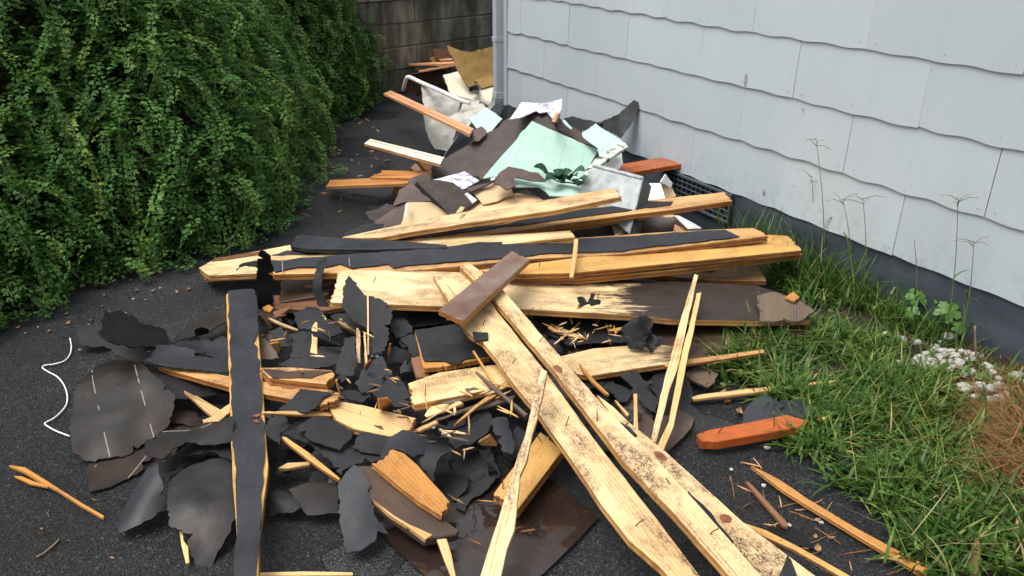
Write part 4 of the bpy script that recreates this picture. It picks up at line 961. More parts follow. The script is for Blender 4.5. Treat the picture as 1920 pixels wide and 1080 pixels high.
for q_, t_ in (((905, 610), (.3, .2)), ((960, 680), (.7, .2)), ((1060, 800), (-.4, .6)), ((1190, 985), (.5, .5))): nail(bL, q_, .026, t_)
for q_ in ((700, 530), (900, 545), (1120, 560), (1080, 535)): nail(b8, q_, .022, (.4, .5))
for q_ in ((1010, 500), (1200, 475), (1380, 455)): nail(b9, q_, .025, (.5, .3))
bs = board('F 822,580 959,470 993,486 868,602', (.325, .33), 'stain_wood', 'short dark brown stained block lying across the long pair', .022)
on(bL, 'loose_chip', 'R5 525,295 630,300 630,345 540,360', 'felt', lift=.008, th=.006)
b6 = board('R6 380,522 695,108 868,205 545,625', (.07, .10), 'pine_gold', 'short orange board under the narrow split slat', .034)
nail(b6, (1015, 827), .04, (-.5, .2)); nail(b6, (943, 917), .03)
on(b6, 'felt_scrap', 'R6 748,150 760,140 840,190 825,210', 'felt', lift=.006)
board('R5 990,545 1030,560 1000,720 965,860 R6 680,0 640,130 605,300 560,400 520,770 470,900 430,1080 395,1250 215,1250 290,1080 410,700 540,270 R5 880,990 930,780', (.07, .33), 'pine', 'narrow split slat leaning on the long pair, pointing to the bottom edge', .016, name='split_slat', group='thin laths')
# the felt covered upright board on the left
bv = board('F 424,552 430,546 478,545 486,640 494,745 499,830 503,870 499,910 486,1000 482,1220 436,1220 446,1020 438,930 432,800 427,640', (.085, .18), 'pine_gold', 'long board under black felt pointing straight at the viewer on the left', .028)
on(bv, 'felt_strip', 'F 428,545 475,541 484,575 482,650 492,745 497,830 496,860 492,880 494,900 488,925 487,990 480,1060 476,1216 434,1216 440,1030 443,985 441,900 437,800 430,640', 'felt_slate', lift=.008, rag=.004, amp=.0015)
for q in ('R1 1425,1005 1480,985 1505,995 1470,1010', 'R1 1440,1035 1470,1028 1498,1048 1460,1048'): on(bv, 'bark_chip', q, 'knot', lift=.012, th=.004, rag=.001)
# laths and slivers on the right
lath('F 1302,514 1309,516 1290,600 1274,680 1256,730 1230,829 1220,826 1248,700 1276,600', (.07, .23), 'pine', 'left of the two thin laths leaning on the wide board')
lath('F 1306,550 1315,548 1301,620 1285,690 1276,740 1263,800 1243,848 1232,836 1254,790 1267,720 1279,660 1295,600', (.06, .21), 'pine_clean', 'right of the two thin laths, with a splayed foot')
lath('F 1188,738 1195,738 1197,805 1188,803', (.06, .10), 'pine_clean', 'short thin lath standing left of the leaning two')
lath('R7 563,665 600,650 900,610 1150,588 1400,560 1550,548 1550,556 1300,585 1150,608 800,655 580,680', (.03, .05), 'pine_clean', 'pale lath lying in the grass above the red offcut', mode='h')
lath('R8 335,410 400,440 500,490 660,600 960,780 1250,935 1400,1010 1398,1050 1360,1060 1200,965 940,810 650,632 520,552', (.02, .035), 'pine_orange', 'long orange split lath on the asphalt, lower right', .014)
lath('R8 280,740 420,785 600,875 900,1045 960,1085 910,1085 760,1000 590,900 400,815', (.05, .09), 'pine_gold', 'thin bent sliver beside the right hand board at the bottom')
lath('R8 303,503 330,510 550,745 548,770 520,760', (.02, .03), 'brown_wood', 'dark brown stick on the asphalt, lower right')
lath('R8 1615,830 1665,830 1670,950 1645,1060 1615,1060', (.04, .06), 'brown_wood', 'brown stick standing in the grass at the bottom right', .014)
lath('R5 525,425 540,422 640,580 700,660 690,675 625,590', (.19, .21), 'pine_gold', 'thin golden splinter across the short pale board', .008)
lath('R5 545,560 570,570 700,680 830,790 900,850 880,860 760,755 640,660', (.17, .20), 'grey_wood', 'grey weathered splinter sliding under the long pair', .01)
lath('R5 770,620 775,645 690,720 560,800 400,930 420,900 540,790 660,700', (.15, .18), 'pine_gold', 'thin golden splinter below the short pale board', .008)
lath('R5 820,720 800,745 620,800 440,840 280,880 300,870 560,780', (.13, .16), 'grey_wood', 'long grey splinter below the short pale board', .008, mode='h')
lath('R5 1245,515 1260,515 1360,630 1450,715 1430,720 1330,630', (.10, .12), 'pine_orange', 'orange splinter beside the right board of the long pair')
lath('R5 1485,755 1500,760 1585,850 1570,865', (.09, .10), 'pine_clean', 'short splinter on felt right of the long pair')
ro = board('F 1306,814 1318,808 1475,777 1518,789 1500,800 1348,827 1315,826', (.055, .065), 'red_wood', 'red orange stained offcut with nails at the grass edge', .032, mode='h', name='wood_offcut', group='red stained boards')
nail(ro, (1345, 812), .05, (.5, -.3)); nail(ro, (1318, 812), .035, (.1, .3)); nail(ro, (1452, 800), .05, (0, .3))
lath('R8 720,135 790,120 808,122 806,135 740,148', (.05, .05), 'pine_gold', 'pale sliver in the grass behind the red offcut', mode='h')
# slivers on the left
lath('R2 62,332 170,345 260,400 400,490 560,590 705,672 695,686 540,600 380,495 250,430 170,380', (.012, .03), 'pine_orange', 'forked orange splinter alone on the asphalt, lower left', .010)
lath('R2 95,405 150,405 230,440 330,468 320,476 200,455', (.012, .02), 'pine_orange', 'short tine beside the forked orange splinter', .008, mode='h')
lath('R4 290,1055 600,1047 940,1055 940,1072 600,1075 290,1075', (.015, .015), 'pine_clean', 'pale lath along the bottom edge of the picture', mode='h')
lath('R4 1508,832 1575,825 1610,940 1640,1100 1612,1100', (.04, .07), 'pine_clean', 'pale pointed sliver from under the charred board')
lath('R2 1213,780 1235,778 1240,840 1270,880 1278,988 1255,995 1222,870', (.02, .04), 'pine_clean', 'pale sliver under the domed felt, bottom left')
lath('R4 465,140 490,140 640,240 860,420 850,430 640,290 520,195', (.10, .16), 'pine_gold', 'golden lath edge under felt left of the hanging leaf of felt', .012)
board('R1 945,820 1000,865 1032,853 1130,910 1210,955 1280,908 1280,972 1200,1038 1090,1048 1078,1030 1150,1005 1090,950', (.10, .13), 'pine_clean', 'broken V shaped pale stick left of the upright board', .014, name='broken_stick', cat='stick')
lath('R4 435,352 500,315 640,308 650,325 500,352', (.06, .06), 'pine_clean', 'pale sliver in the shade right of the upright', mode='h')
for i, (o, lb) in enumerate((('S5 565,280 600,235 622,240 622,560 545,562 565,400', 'pale split stub standing in the black felt'), ('S5 1015,300 1035,295 1058,340 1058,650 1015,650', 'left of two pale stubs beside the felt triangle'),
        ('S5 1088,345 1108,345 1130,670 1105,672', 'right of two pale stubs beside the felt triangle'), ('S5 125,195 150,195 430,310 425,322 300,285', 'pale stick lying on felt below the black flap'),
        ('S5 70,155 85,155 165,280 160,295', 'thin brown stick leaning at the black flap'), ('S5 820,230 850,220 950,280 1010,320 1010,345 930,300', 'pale stick under the felt triangle'),
        ('S5 140,460 230,445 265,490 225,560 190,520', 'small yellow block in a hole of the felt'), ('S5 800,830 815,835 850,970 840,975', 'thin splinter above the yellow board'),
        ('S5 1100,700 1165,625 1175,640 1130,730 1108,732', 'small red brown sliver in the rubble'), ('S5 1330,600 1350,460 1370,460 1350,620', 'thin red stick by the white crumbs'),
        ('R3 1115,830 1180,820 1205,840 1200,890 1120,895', 'small bright wood chip among felt below centre'),
        ('R6 275,180 350,135 400,205 300,200', 'striped wood chip among felt at lower centre'), ('R3 330,905 500,900 800,905 820,920 800,935 600,925 340,915', 'pale board edge under the ridged felt patch'),
        ('R5 200,860 240,800 440,760 460,775 330,830 215,868', 'pale torn fibre bundle under the short pale board'), ('R5 120,960 280,890 290,905 160,965', 'pale splinter left of centre in the felt'),
        ('S6 40,290 60,280 350,385 345,392 150,345', 'lower of two pale sticks near centre'), ('S6 62,255 80,250 420,395 430,402 240,345', 'upper of two pale sticks near centre'),
        ('S6 105,462 100,452 250,330 370,228 365,240 240,360', 'pale splinter crossing two sticks near centre'), ('S6 640,308 790,285 795,310 650,328', 'short yellow dowel-like stick near the crumpled felt'),
        ('S6 262,190 345,40 358,40 275,195', 'pale splinter under the black crumb on the wide board'))):
    lath(o, (.11 + .02 * (i % 3), .17 + .02 * (i % 3)) if i not in (15, 16, 17, 18) else (.09, .10), ('pine_clean', 'pine', 'pine_clean', 'pine_pale', 'brown_wood', 'pine', 'pine_gold', 'pine_clean', 'knot', 'knot', 'pine_orange', 'pine_gold', 'pine_clean', 'pine_pale', 'pine_clean', 'pine', 'pine', 'pine_pale', 'pine_gold', 'pine_pale')[i], lb, .008, step=.02)

# ------------------------------------------------------------------ hardboard on the ground
slab('wet_panel', 'F 700,985 780,945 900,880 1030,895 1125,969 1060,1035 1000,1092 830,1110', (.014, .014), 'brown_wet', th=.006, kind=SH, rag=.002, amp=.002, label='wet brown hardboard sheet flat on the asphalt at bottom centre', cat='panel', group='brown hardboard on the ground')
slab('wet_panel', 'F 1160,735 1215,725 1302,785 1296,802 1246,852 1195,840', (.02, .03), 'brown_panel', th=.006, kind=SH, rag=.002, label='brown hardboard corner under the leaning laths', cat='panel', group='brown hardboard on the ground')

# ------------------------------------------------------------------ roofing felt, piece by piece
D = (0, 90, 45)
FE = [
 # outline, z (lower,upper), material, label, extra
 ('S3 575,300 620,310 662,360 690,490 682,640 662,835 600,810 560,790 545,600 548,440', (.06, .36), 'felt_dark', 'black felt flap hanging down at the left end of the felt boards', dict(amp=.012, bend=[(0, .03)])),
 ('S3 372,480 385,430 420,405 560,372 600,400 545,440 440,425 400,440', (.26, .29), 'felt_dark', 'curled black felt tongue at the top of the hanging flap', dict(amp=.01)),
 ('S3 1112,366 1116,430 1085,520 1088,640 1135,832 1090,850 1050,800 1020,690 1010,590 1040,400', (.08, .29), 'felt_slate', 'narrow twisted felt strip hanging over the felt board', dict(amp=.012, bend=[(90, .02)])),
 ('S3 110,540 235,528 210,575 130,590', (.03, .05), 'felt_dark', 'small black felt bit under the blunt board end', {}),
 ('F 653,513 668,535 683,553 700,555 718,563 735,580 733,600 726,640 722,655 692,667 688,615 670,608 656,592 640,572 646,535', (.15, .29), 'felt', 'pointed felt triangle with a light line over the wide pale board', dict(amp=.006)),
 ('S5 380,130 430,120 500,70 600,60 660,110 720,180 830,260 880,330 760,380 550,310 430,300', (.09, .13), 'felt_slate', 'rounded felt piece behind the standing split stub', {}),
 ('S5 120,330 250,280 310,330 345,400 330,480 270,480 170,370', (.13, .16), 'felt', 'small felt square above the hole with yellow block', {}),
 ('S5 340,350 450,330 560,335 570,470 850,480 870,540 840,640 700,690 560,700 220,660 340,590 370,500', (.11, .13), 'felt', 'broad felt sheet in the left middle of the rubble', {}),
 ('S5 30,350 60,340 150,450 240,590 170,610 40,610', (.10, .13), 'grey_wood', 'grey pointed shingle piece beside the upright board', {}),
 ('S5 550,318 640,335 720,375 830,430 902,450 840,472 750,440 580,372', (.15, .18), 'felt_dark', 'dark felt strip lying across the split stub', {}),
 ('S5 800,740 830,640 900,400 1010,390 1012,660 1000,770 900,840 862,862', (.12, .17), 'felt', 'curled felt piece left of the two pale stubs', dict(bend=[(90, -.04)])),
 ('S5 1000,850 1090,700 1180,620 1260,570 1310,640 1345,730 1340,790 1200,880 1075,948 1040,900', (.13, .15), 'felt_slate', 'felt square with a pale lower edge right of the curled one', {}),
 ('S5 850,950 900,925 1000,920 1070,960 1160,955 1165,1000 1060,1055 850,1010', (.11, .12), 'felt', 'flat felt piece above the rounded yellow board', {}),
 ('S5 1150,920 1250,850 1340,800 1430,770 1520,880 1560,980 1520,1080 1400,1080 1300,1010 1220,990', (.12, .14), 'felt', 'torn felt piece left of the short pale board', {}),
 ('S5 1335,190 1400,165 1480,180 1580,270 1590,330 1500,370 1420,392 1370,330', (.13, .16), 'felt_slate', 'felt piece with cracked edge right of the felt triangle', {}),
 ('S5 1450,400 1590,345 1640,430 1660,560 1590,575 1530,470', (.12, .14), 'felt', 'small felt piece at the left of the felt topped square', {}),
 ('R3 1300,225 1450,205 1570,205 1620,290 1480,315 1370,325 1320,270', (.12, .14), 'felt', 'felt piece tucked under the dark stained block', {}),
 ('R1 372,365 385,260 396,212 520,213 580,240 642,280 636,302 720,315 850,340 858,480 760,478 640,462 500,440 430,425', (.10, .29), 'felt_dark', 'very black felt rolled up at the far left of the heap', dict(amp=.015, bend=[(90, .04)])),
 ('R1 148,342 240,333 372,350 412,470 360,482 280,494 165,480 190,440', (.04, .06), 'felt', 'grey felt scrap at the far left beside the rolled one', {}),
 ('R1 350,478 410,470 520,440 640,470 700,590 640,605 600,612 480,548 450,558 420,510', (.10, .14), 'felt', 'folded felt strip under the rolled black one', {}),
 ('R1 630,470 780,480 850,482 1020,520 1010,580 830,572 690,560', (.13, .15), 'felt_slate', 'felt strip right of the rolled black one', {}),
 ('R1 640,600 720,562 830,553 1050,575 1290,600 1290,690 1040,668 850,640', (.14, .15), 'felt', 'long felt strip above the split board on the left', dict(amp=.006)),
 ('R1 845,470 960,350 1100,280 1245,205 1258,310 1180,350 1100,392 950,445', (.06, .10), 'felt_brown', 'brownish felt piece left of the upright board top', {}),
 ('R1 860,720 1000,740 1290,790 1290,850 1100,830 950,790', (.08, .09), 'felt', 'felt strip under the split board on the left', {}),
 ('F 164,835 200,815 300,790 317,782 300,815 281,830 290,850 261,883 205,912 169,922 162,885', (.012, .02), 'felt_brown', 'lower flat part of the chalk lined felt lying on the asphalt at left', dict(amp=.006)),
 ('F 204,652 178,672 162,700 139,740 133,800 131,838 164,846 230,835 300,795 317,780 328,740 320,735 280,700 262,680', (.06, .17), 'felt_brown', 'large brown tinged felt sheet arching up with chalk lines at the left edge', dict(amp=.014, asc=4, bend=[(0, -.06)])),
 ('R2 1020,320 1110,300 1250,160 1440,150 1590,170 1590,310 1420,235 1250,270 1130,440', (.05, .10), 'felt_dark', 'black sheet added for the shaded hollow behind the domed sheet', dict(amp=.01)),  # added sheet filling the hollow; its black colour stands for the shade there
 ('F 262,676 330,690 420,722 430,735 350,745 320,740 290,712', (.09, .11), 'felt_dark', 'black felt in the shade behind the brown tinged sheet', {}),
 ('R2 995,190 1100,95 1330,10 1570,15 1570,155 1420,160 1250,150 1170,220 1110,302 1000,300', (.11, .15), 'felt_brown', 'wavy brown felt above the domed sheet', dict(amp=.018, bend=[(0, .03)])),
 ('R2 1130,450 1160,390 1200,345 1280,280 1410,235 1500,255 1590,300 1600,660 1490,860 1390,985 1320,992 1300,920 1230,780 1140,742 1128,600', (.03, .12), 'felt_lined', 'domed felt sheet with chalk dashes left of the upright board', dict(amp=.011, asc=6, grid=.016, bend=[(0, -.06), (90, -.04)])),
 ('R2 762,722 790,650 830,570 950,350 1080,338 1105,430 1130,560 1130,640 1060,650 960,740 840,802', (.02, .12), 'felt_slate', 'smooth folded felt piece with a shiny back, bottom left', dict(amp=.006, bend=[(90, -.08)])),
 ('R4 838,470 880,400 950,328 1005,380 1062,470 1075,560 1080,640 1122,725 1090,850 1000,912 905,932 880,820 850,700', (.03, .16), 'felt_slate', 'leaf shaped hanging felt piece with one nail, bottom left of centre', dict(amp=.008, bend=[(90, -.03)])),
 ('R4 505,485 640,450 835,435 845,655 740,662 630,662 590,612', (.04, .07), 'felt_brown', 'brownish felt square left of the leaf shaped piece', dict(amp=.01)),
 ('R4 360,550 430,500 505,490 560,560 595,612 540,655 370,660', (.03, .06), 'felt', 'curled felt tube right of the upright board', dict(bend=[(90, -.05)])),
 ('R4 455,112 560,78 640,130 840,220 920,200 1060,240 1155,292 960,320 900,350 860,412 800,300 620,172', (.12, .15), 'felt', 'long felt sheet sagging over the golden lath', {}),
 ('R4 555,80 620,30 690,-5 790,10 870,50 955,90 930,140 850,222 740,185 640,150', (.15, .17), 'felt_lined', 'felt patch with two chalk lines on the sagging sheet', {}),
 ('R4 350,-10 480,-10 512,60 450,100 445,182 400,150 350,112', (.13, .15), 'felt', 'felt flap beside the upright board under the lined patch', {}),
 ('R4 930,200 1000,105 1180,140 1155,265 1060,245', (.13, .15), 'felt', 'felt piece between lined patch and torn orange board', {}),
 ('R4 1118,222 1180,142 1280,93 1450,120 1475,180 1420,240 1360,282 1290,250 1210,222 1150,285', (.15, .17), 'felt_slate', 'rounded felt piece above the torn orange board', dict(bend=[(0, -.03)])),
 ('R4 1355,292 1470,172 1550,140 1622,222 1560,270 1520,310 1470,412', (.12, .16), 'felt', 'folded felt piece right of the torn orange board', dict(bend=[(0, -.04)])),
 ('R5 365,1012 430,950 500,900 560,840 620,800 660,880 640,940 610,990 520,1050 400,1085', (.11, .13), 'felt', 'wide felt piece left of the narrow slat', {}),
 ('R5 650,885 700,870 765,872 790,980 810,1085 790,1120 730,1100 660,965', (.10, .13), 'felt_slate', 'felt tongue beside the narrow slat', dict(bend=[(90, -.02)])),
 ('R5 285,905 380,870 480,850 465,905 340,935', (.13, .14), 'felt', 'small felt oval below the fibre bundle', {}),
 ('R6 90,310 200,250 350,200 425,390 340,480 230,545 180,632 130,605 120,400', (.03, .05), 'felt', 'flat felt piece at the edge of the wet panel', dict(amp=.006)),
 ('R6 450,130 540,60 600,100 560,220 500,300 440,240', (.07, .10), 'felt', 'felt piece behind the narrow slat', {}),
 ('R5 930,185 1050,172 1150,178 1350,185 1600,190 1600,360 1350,375 1180,385 1050,312', (.075, .085), 'felt', 'flat felt sheet under the wide board right of the long pair', dict(amp=.006)),
 ('R7 95,165 180,110 262,88 322,130 300,205 235,262 280,300 320,332 230,330 160,322 112,255', (.12, .19), 'felt_dark', 'crumpled black felt lump under the wide board', dict(amp=.03, asc=14, grid=.015)),
 ('R7 230,262 300,225 392,255 380,280 330,312 300,292 332,335 285,335', (.10, .13), 'felt', 'small crumpled felt beside the black lump', dict(amp=.02, asc=16, grid=.015)),
 ('R7 80,532 190,500 270,560 335,680 320,785 240,700 170,592', (.05, .10), 'felt', 'curling felt strip left of the leaning laths', dict(bend=[(0, .02)])),
 ('R7 262,568 340,500 420,430 540,520 582,620 560,680 640,760 780,790 905,840 640,892 560,855 440,820 330,665', (.02, .07), 'felt', 'large felt sheet behind the leaning laths', dict(amp=.016)),
 ('R7 895,835 910,760 980,680 1060,640 1150,692 1300,680 1385,742 1320,795 1190,790 1000,830', (.02, .06), 'felt_slate', 'slate coloured felt piece behind the red offcut', {}),
 ('R7 -40,530 90,590 162,620 150,660 130,692 80,692 -10,615 -60,600', (.05, .06), 'felt', 'felt piece with wood crumbs right of the long pair', {}),
 ('R8 812,322 850,308 920,400 1000,530 1110,620 1092,642 950,572 890,450', (.02, .03), 'felt_slate', 'narrow slate strip along the grass edge', dict(amp=.006)),
 ('R8 330,745 420,760 560,750 640,800 700,900 560,870 440,820', (.008, .02), 'felt_dark', 'black felt scrap on asphalt at the dark stick', {}),
 ('R7 518,492 620,440 742,500 720,560 680,592 560,542', (.04, .06), 'grey_wood', 'mossy grey shingle piece in the grass', dict(amp=.006, th=.008)),
 ('R6 -120,360 -20,280 90,300 125,400 120,600 0,560', (.02, .04), 'felt', 'felt piece right of the torn orange board on the wet panel', {}),
]
for o, z, m, lb, kx in FE:
    isw = m == 'grey_wood'
    so = sheet(o, z, m, lb, name='shingle_piece' if isw else 'felt_scrap', cat='shingle' if isw else 'felt scrap', **kx)
    if 'felt triangle' in lb: on(so, 'pale_edge', 'F 688,553 691,553 692,664 689,665', 'pine_clean', th=.003, lift=.006, rag=.0005)

# ------------------------------------------------------------------ small rubble
def rnd_poly(c, r, rs, n=None, squash=.6, rot=None):
    n = n or rs.randint(5, 8); rot = rs.uniform(0, 6.28) if rot is None else rot; st = rs.uniform(1, 1.7); out = []
    for i in range(n):
        a = 2 * math.pi * (i + rs.uniform(-.3, .3)) / n; rr = r * rs.uniform(.6, 1.15)
        x, y = rr * math.cos(a) * st, rr * math.sin(a); x, y = x * math.cos(rot) - y * math.sin(rot), x * math.sin(rot) + y * math.cos(rot)
        out.append((c[0] + x, c[1] + y * squash))
    return out
LMK = [((650, 600), 'the felt triangle'), ((850, 645), 'the felt topped square'), ((845, 715), 'the short pale board'), ((700, 785), 'the rounded yellow board'), ((770, 905), 'the torn orange board'), ((560, 705), 'the short charred board'),
       ((460, 700), 'the upright felt board'), ((230, 760), 'the arching chalk lined felt'), ((380, 890), 'the domed felt sheet'), ((670, 930), 'the leaf shaped felt'), ((1000, 860), 'the short orange board'), ((1200, 610), 'the crumpled felt lump'),
       ((1150, 680), 'the dark edged pale board'), ((1260, 700), 'the two leaning laths'), ((520, 530), 'the hanging black flap'), ((1050, 700), 'the long pair of boards'), ((940, 980), 'the narrow split slat'), ((600, 750), 'the ridged felt patch'),
       ((250, 610), 'the rolled black felt'), ((980, 430), 'the upper felt strip'), ((1250, 480), 'the golden boards'), ((700, 500), 'the longest felt board'), ((1150, 420), 'the metal box'), ((900, 400), 'the peach sheet'),
       ((1500, 930), 'the orange split lath'), ((1440, 945), 'the dark brown stick'), ((1410, 805), 'the red offcut'), ((100, 920), 'the forked splinter'), ((110, 720), 'the white cable'), ((70, 1000), 'the curved twig'), ((1760, 590), 'the lobed weed'),
       ((1830, 695), 'the round leaved sprout'), ((1830, 650), 'the brown dead stem'), ((1890, 800), 'the straw heap'), ((1690, 650), 'the left end of the stone patch'), ((700, 260), 'the cream faced moulding'), ((640, 340), 'the longest tan moulding'), ((760, 190), 'the bent white tube')]
CLR = {'felt': 'black', 'felt_slate': 'slate grey', 'felt_dark': 'jet black', 'felt_brown': 'brown tinged', 'brown_dark': 'dark brown', 'brown_panel': 'brown', 'pine': 'pale', 'pine_clean': 'yellow', 'pine_pale': 'whitish', 'pine_gold': 'golden', 'pine_orange': 'orange', 'brown_wood': 'brown', 'grey_wood': 'grey', 'trim': 'pinkish', 'leaf_dry': 'tan'}
def lab(c, size, mat, what):
    p, t = min(LMK, key=lambda l: (l[0][0] - c[0]) ** 2 + (1.6 * (l[0][1] - c[1])) ** 2); dx, dy = c[0] - p[0], (c[1] - p[1]) * 1.6
    if abs(dx) + abs(dy) < 22: r = 'right beside'
    elif abs(dx) > 2.2 * abs(dy): r = 'left of' if dx < 0 else 'right of'
    elif abs(dy) > 2.2 * abs(dx): r = 'just behind' if dy < 0 else 'in front of'
    else: r = ('behind and left of' if dx < 0 else 'behind and right of') if dy < 0 else ('before and left of' if dx < 0 else 'before and right of')
    return ' '.join(q for q in (size, CLR.get(mat, ''), what, r, t) if q)
HEAP = px('F 190,690 330,620 430,600 500,560 640,560 980,590 1230,610 1330,640 1320,700 1240,780 1130,830 1020,840 940,900 860,930 720,890 640,960 520,930 480,850 340,870 250,800')
rs = random.Random(21); k_ = 0
while k_ < 110:
    c = (rs.uniform(180, 1340), rs.uniform(555, 970))
    if not _inside(HEAP, *c) or (abs(c[0] - 462) < 42 and k_ >= 80): continue
    k_ += 1; e = min(1, max(0, 1 - abs(c[0] - 760) / 560)) * min(1, max(0, 1 - abs(c[1] - 690) / 260)); z = .015 + .10 * e * rs.uniform(.5, 1)
    r_ = rs.uniform(16, 46) if k_ < 85 else rs.uniform(8, 17); m_ = rs.choice(('felt', 'felt', 'felt', 'felt_slate', 'felt_dark', 'felt_brown', 'brown_dark')); z += .03 if k_ >= 85 else 0
    sheet(rnd_poly(c, r_, rs), (z, z + rs.uniform(-.005, .04)), m_, lab(c, 'tiny' if r_ < 17 else 'small' if r_ < 28 else 'hand sized' if r_ < 38 else 'broad', m_, 'torn scrap'),
          name='rubble_scrap', cat='scrap', group='small dark scraps low in the rubble', roll=rs.uniform(-20, 20), bend=[(rs.uniform(0, 180), rs.uniform(-.045, .03))], grid=.025)
k_ = 0
while k_ < 40:      # dark scraps under the boards and panels further back
    c = (rs.uniform(640, 1400), rs.uniform(300, 540))
    if not _inside(px('F 760,330 900,300 1120,330 1260,380 1390,440 1430,520 1200,560 700,560 560,500 660,440'), *c): continue
    k_ += 1; z = rs.uniform(.02, .12); m_ = rs.choice(('felt', 'brown_panel', 'brown_dark', 'felt_dark'))
    sheet(rnd_poly(c, rs.uniform(24, 46), rs, squash=.45), (z, z + .03), m_, lab(c, rs.choice(('low', 'flat', 'shaded')), m_, 'scrap'), name='rubble_scrap', cat='scrap',
          group='dark scraps under the long boards', grid=.05)
def splinters(n, region, zr, label, group, seed, lr=(12, 46), wr=(1.0, 2.6), mats=('pine_clean', 'pine', 'pine_pale', 'pine_gold', 'pine_orange', 'brown_wood'), name='splinter'):
    rs = random.Random(seed); k = 0; reg = px(region); xs = [q[0] for q in reg]; ys = [q[1] for q in reg]
    while k < n:
        c = (rs.uniform(min(xs), max(xs)), rs.uniform(min(ys), max(ys)))
        if not _inside(reg, *c): continue
        k += 1; L_ = rs.uniform(*lr) * (.45 + c[1] / 1100); w_ = rs.uniform(*wr); a = rs.gauss(0, .7) if rs.random() < .6 else rs.uniform(0, 3.14)
        dx, dy = math.cos(a) * L_ / 2, math.sin(a) * L_ / 2 * .7; nx, ny = -math.sin(a) * w_, math.cos(a) * w_
        o = [(c[0] - dx, c[1] - dy), (c[0] - dx * .3 + nx, c[1] - dy * .3 + ny), (c[0] + dx * .8 + nx * .7, c[1] + dy * .8 + ny * .7), (c[0] + dx, c[1] + dy), (c[0] + dx * .2 - nx, c[1] + dy * .2 - ny)]
        z = rs.uniform(*zr); m_ = rs.choice(mats); slab(name, o, (z, z + rs.uniform(-.004, .012)), m_, th=.004, kind=B, rag=.0004, step=.03, label=lab(c, ('short' if L_ < sum(lr) * .36 else 'long') + (' upright' if abs(math.sin(a)) > .8 else ' slanting' if abs(math.sin(a)) > .4 else ''), m_, 'splinter'), cat='splinter', group=group)
splinters(48, 'F 500,590 700,580 760,600 760,720 820,800 940,840 900,890 700,800 520,720', (.13, .19), 'thin loose wood splinter among the felt left of the long pair', 'splinters among the felt', 5, (8, 30), (.7, 1.8), ('pine_clean', 'pine', 'pine_gold', 'brown_wood', 'brown_wood', 'grey_wood'))
splinters(26, 'F 1010,590 1130,600 1170,620 1140,640 1060,650', (.10, .125), 'fine wood sliver in the crumbs right of the brown stained block', 'slivers right of the block', 6, (8, 34), (.7, 1.8))
splinters(22, 'F 780,740 960,720 980,780 930,830 830,820', (.16, .2), 'torn wood fibre below the short pale board', 'fibres below the short board', 8, (22, 60), (1, 3), ('pine_pale', 'pine', 'grey_wood', 'pine_gold'))
splinters(26, 'F 20,620 140,590 330,610 180,780 30,1000 150,1060 330,1060 200,930', (.003, .006), 'tiny wood chip lying alone on the asphalt at the left', 'tiny chips on the left asphalt', 9, (4, 11), (.5, 1.1), ('leaf_dry', 'brown_wood', 'trim'))
splinters(24, 'F 1290,850 1400,850 1560,950 1700,1070 1560,1070 1440,990', (.004, .008), 'dry stalk or chip lying on the asphalt at the lower right', 'stalks on the right asphalt', 10, (10, 50), (.5, 1.3), ('pine_clean', 'trim', 'brown_wood', 'leaf_dry'))
splinters(9, 'F 850,880 1000,930 1080,960 940,1050 860,1050', (.022, .024), 'small wood chip lying on the wet brown hardboard', 'chips on the wet hardboard', 12, (10, 40), (.8, 2.2), ('pine_clean', 'pine_gold', 'brown_wood'))
splinters(26, 'F 600,215 690,190 740,300 640,420 560,440 600,300', (.003, .006), 'tiny twig or chip on the wet asphalt beside the vine', 'twigs on the far asphalt', 13, (8, 24), (.6, 1.4), ('brown_wood', 'trim', 'leaf_dry'))
rs = random.Random(5)
def pebble(name, c, r, mat, label, cat, group, squash=.7):
    bm = bmesh.new(); bmesh.ops.create_icosphere(bm, subdivisions=2, radius=r); o_ = rs.random() * 99
    for v in bm.verts:
        n_ = noise.noise(v.co / r * 1.1 + Vector((o_, 0, 0))); v.co *= 1 + .45 * n_ + .22 * noise.noise(v.co / r * 2.6 + Vector((0, o_, 0))); v.co.z *= squash
    bmesh.ops.rotate(bm, verts=bm.verts, matrix=Matrix.Rotation(rs.uniform(0, 6), 3, 'Z') @ Matrix.Rotation(rs.gauss(0, .3), 3, 'X'))
    me = bpy.data.meshes.new(name); bm.to_mesh(me); bm.free(); o = link(name, me, M[mat]); o.location = c; o.scale = (1, rs.uniform(.6, .95), 1)
    return tag(o, label, cat, group)
# white stones by the foundation
st_px = px('S4 680,440 635,475 600,520 620,545 530,560 575,540 665,565 630,580 775,540 820,560 860,575 905,575 700,610 740,600 460,610 490,625 430,625 600,605 570,625 690,670 600,660 520,645 790,700 850,690 945,640 985,660 1020,655 940,730 980,725 1050,735 960,810 1000,815 920,810 875,800 790,805 820,835 860,880 1110,860 1060,880 990,900 1165,720 1225,765 1190,725 450,480 345,465 240,420 130,440 320,635 640,620 720,650 760,640 555,585 655,545 710,545 730,580 830,600 880,610 1010,700 1040,790 700,440 660,425')
for q in st_px:
    p_ = P((q[0] + rs.uniform(-2, 2), q[1] + rs.uniform(-2, 2)), .035); r_ = rs.uniform(.012, .021) if rs.random() < .7 else rs.uniform(.019, .026)
    pebble('white_stone', p_ + Vector((0, 0, r_ * .3)), r_, 'stone', lab(q, 'tiny' if r_ < .014 else 'small' if r_ < .018 else 'larger' if r_ < .021 else 'largest', 'stone', 'white stone'), 'stone', 'white stones by the foundation')
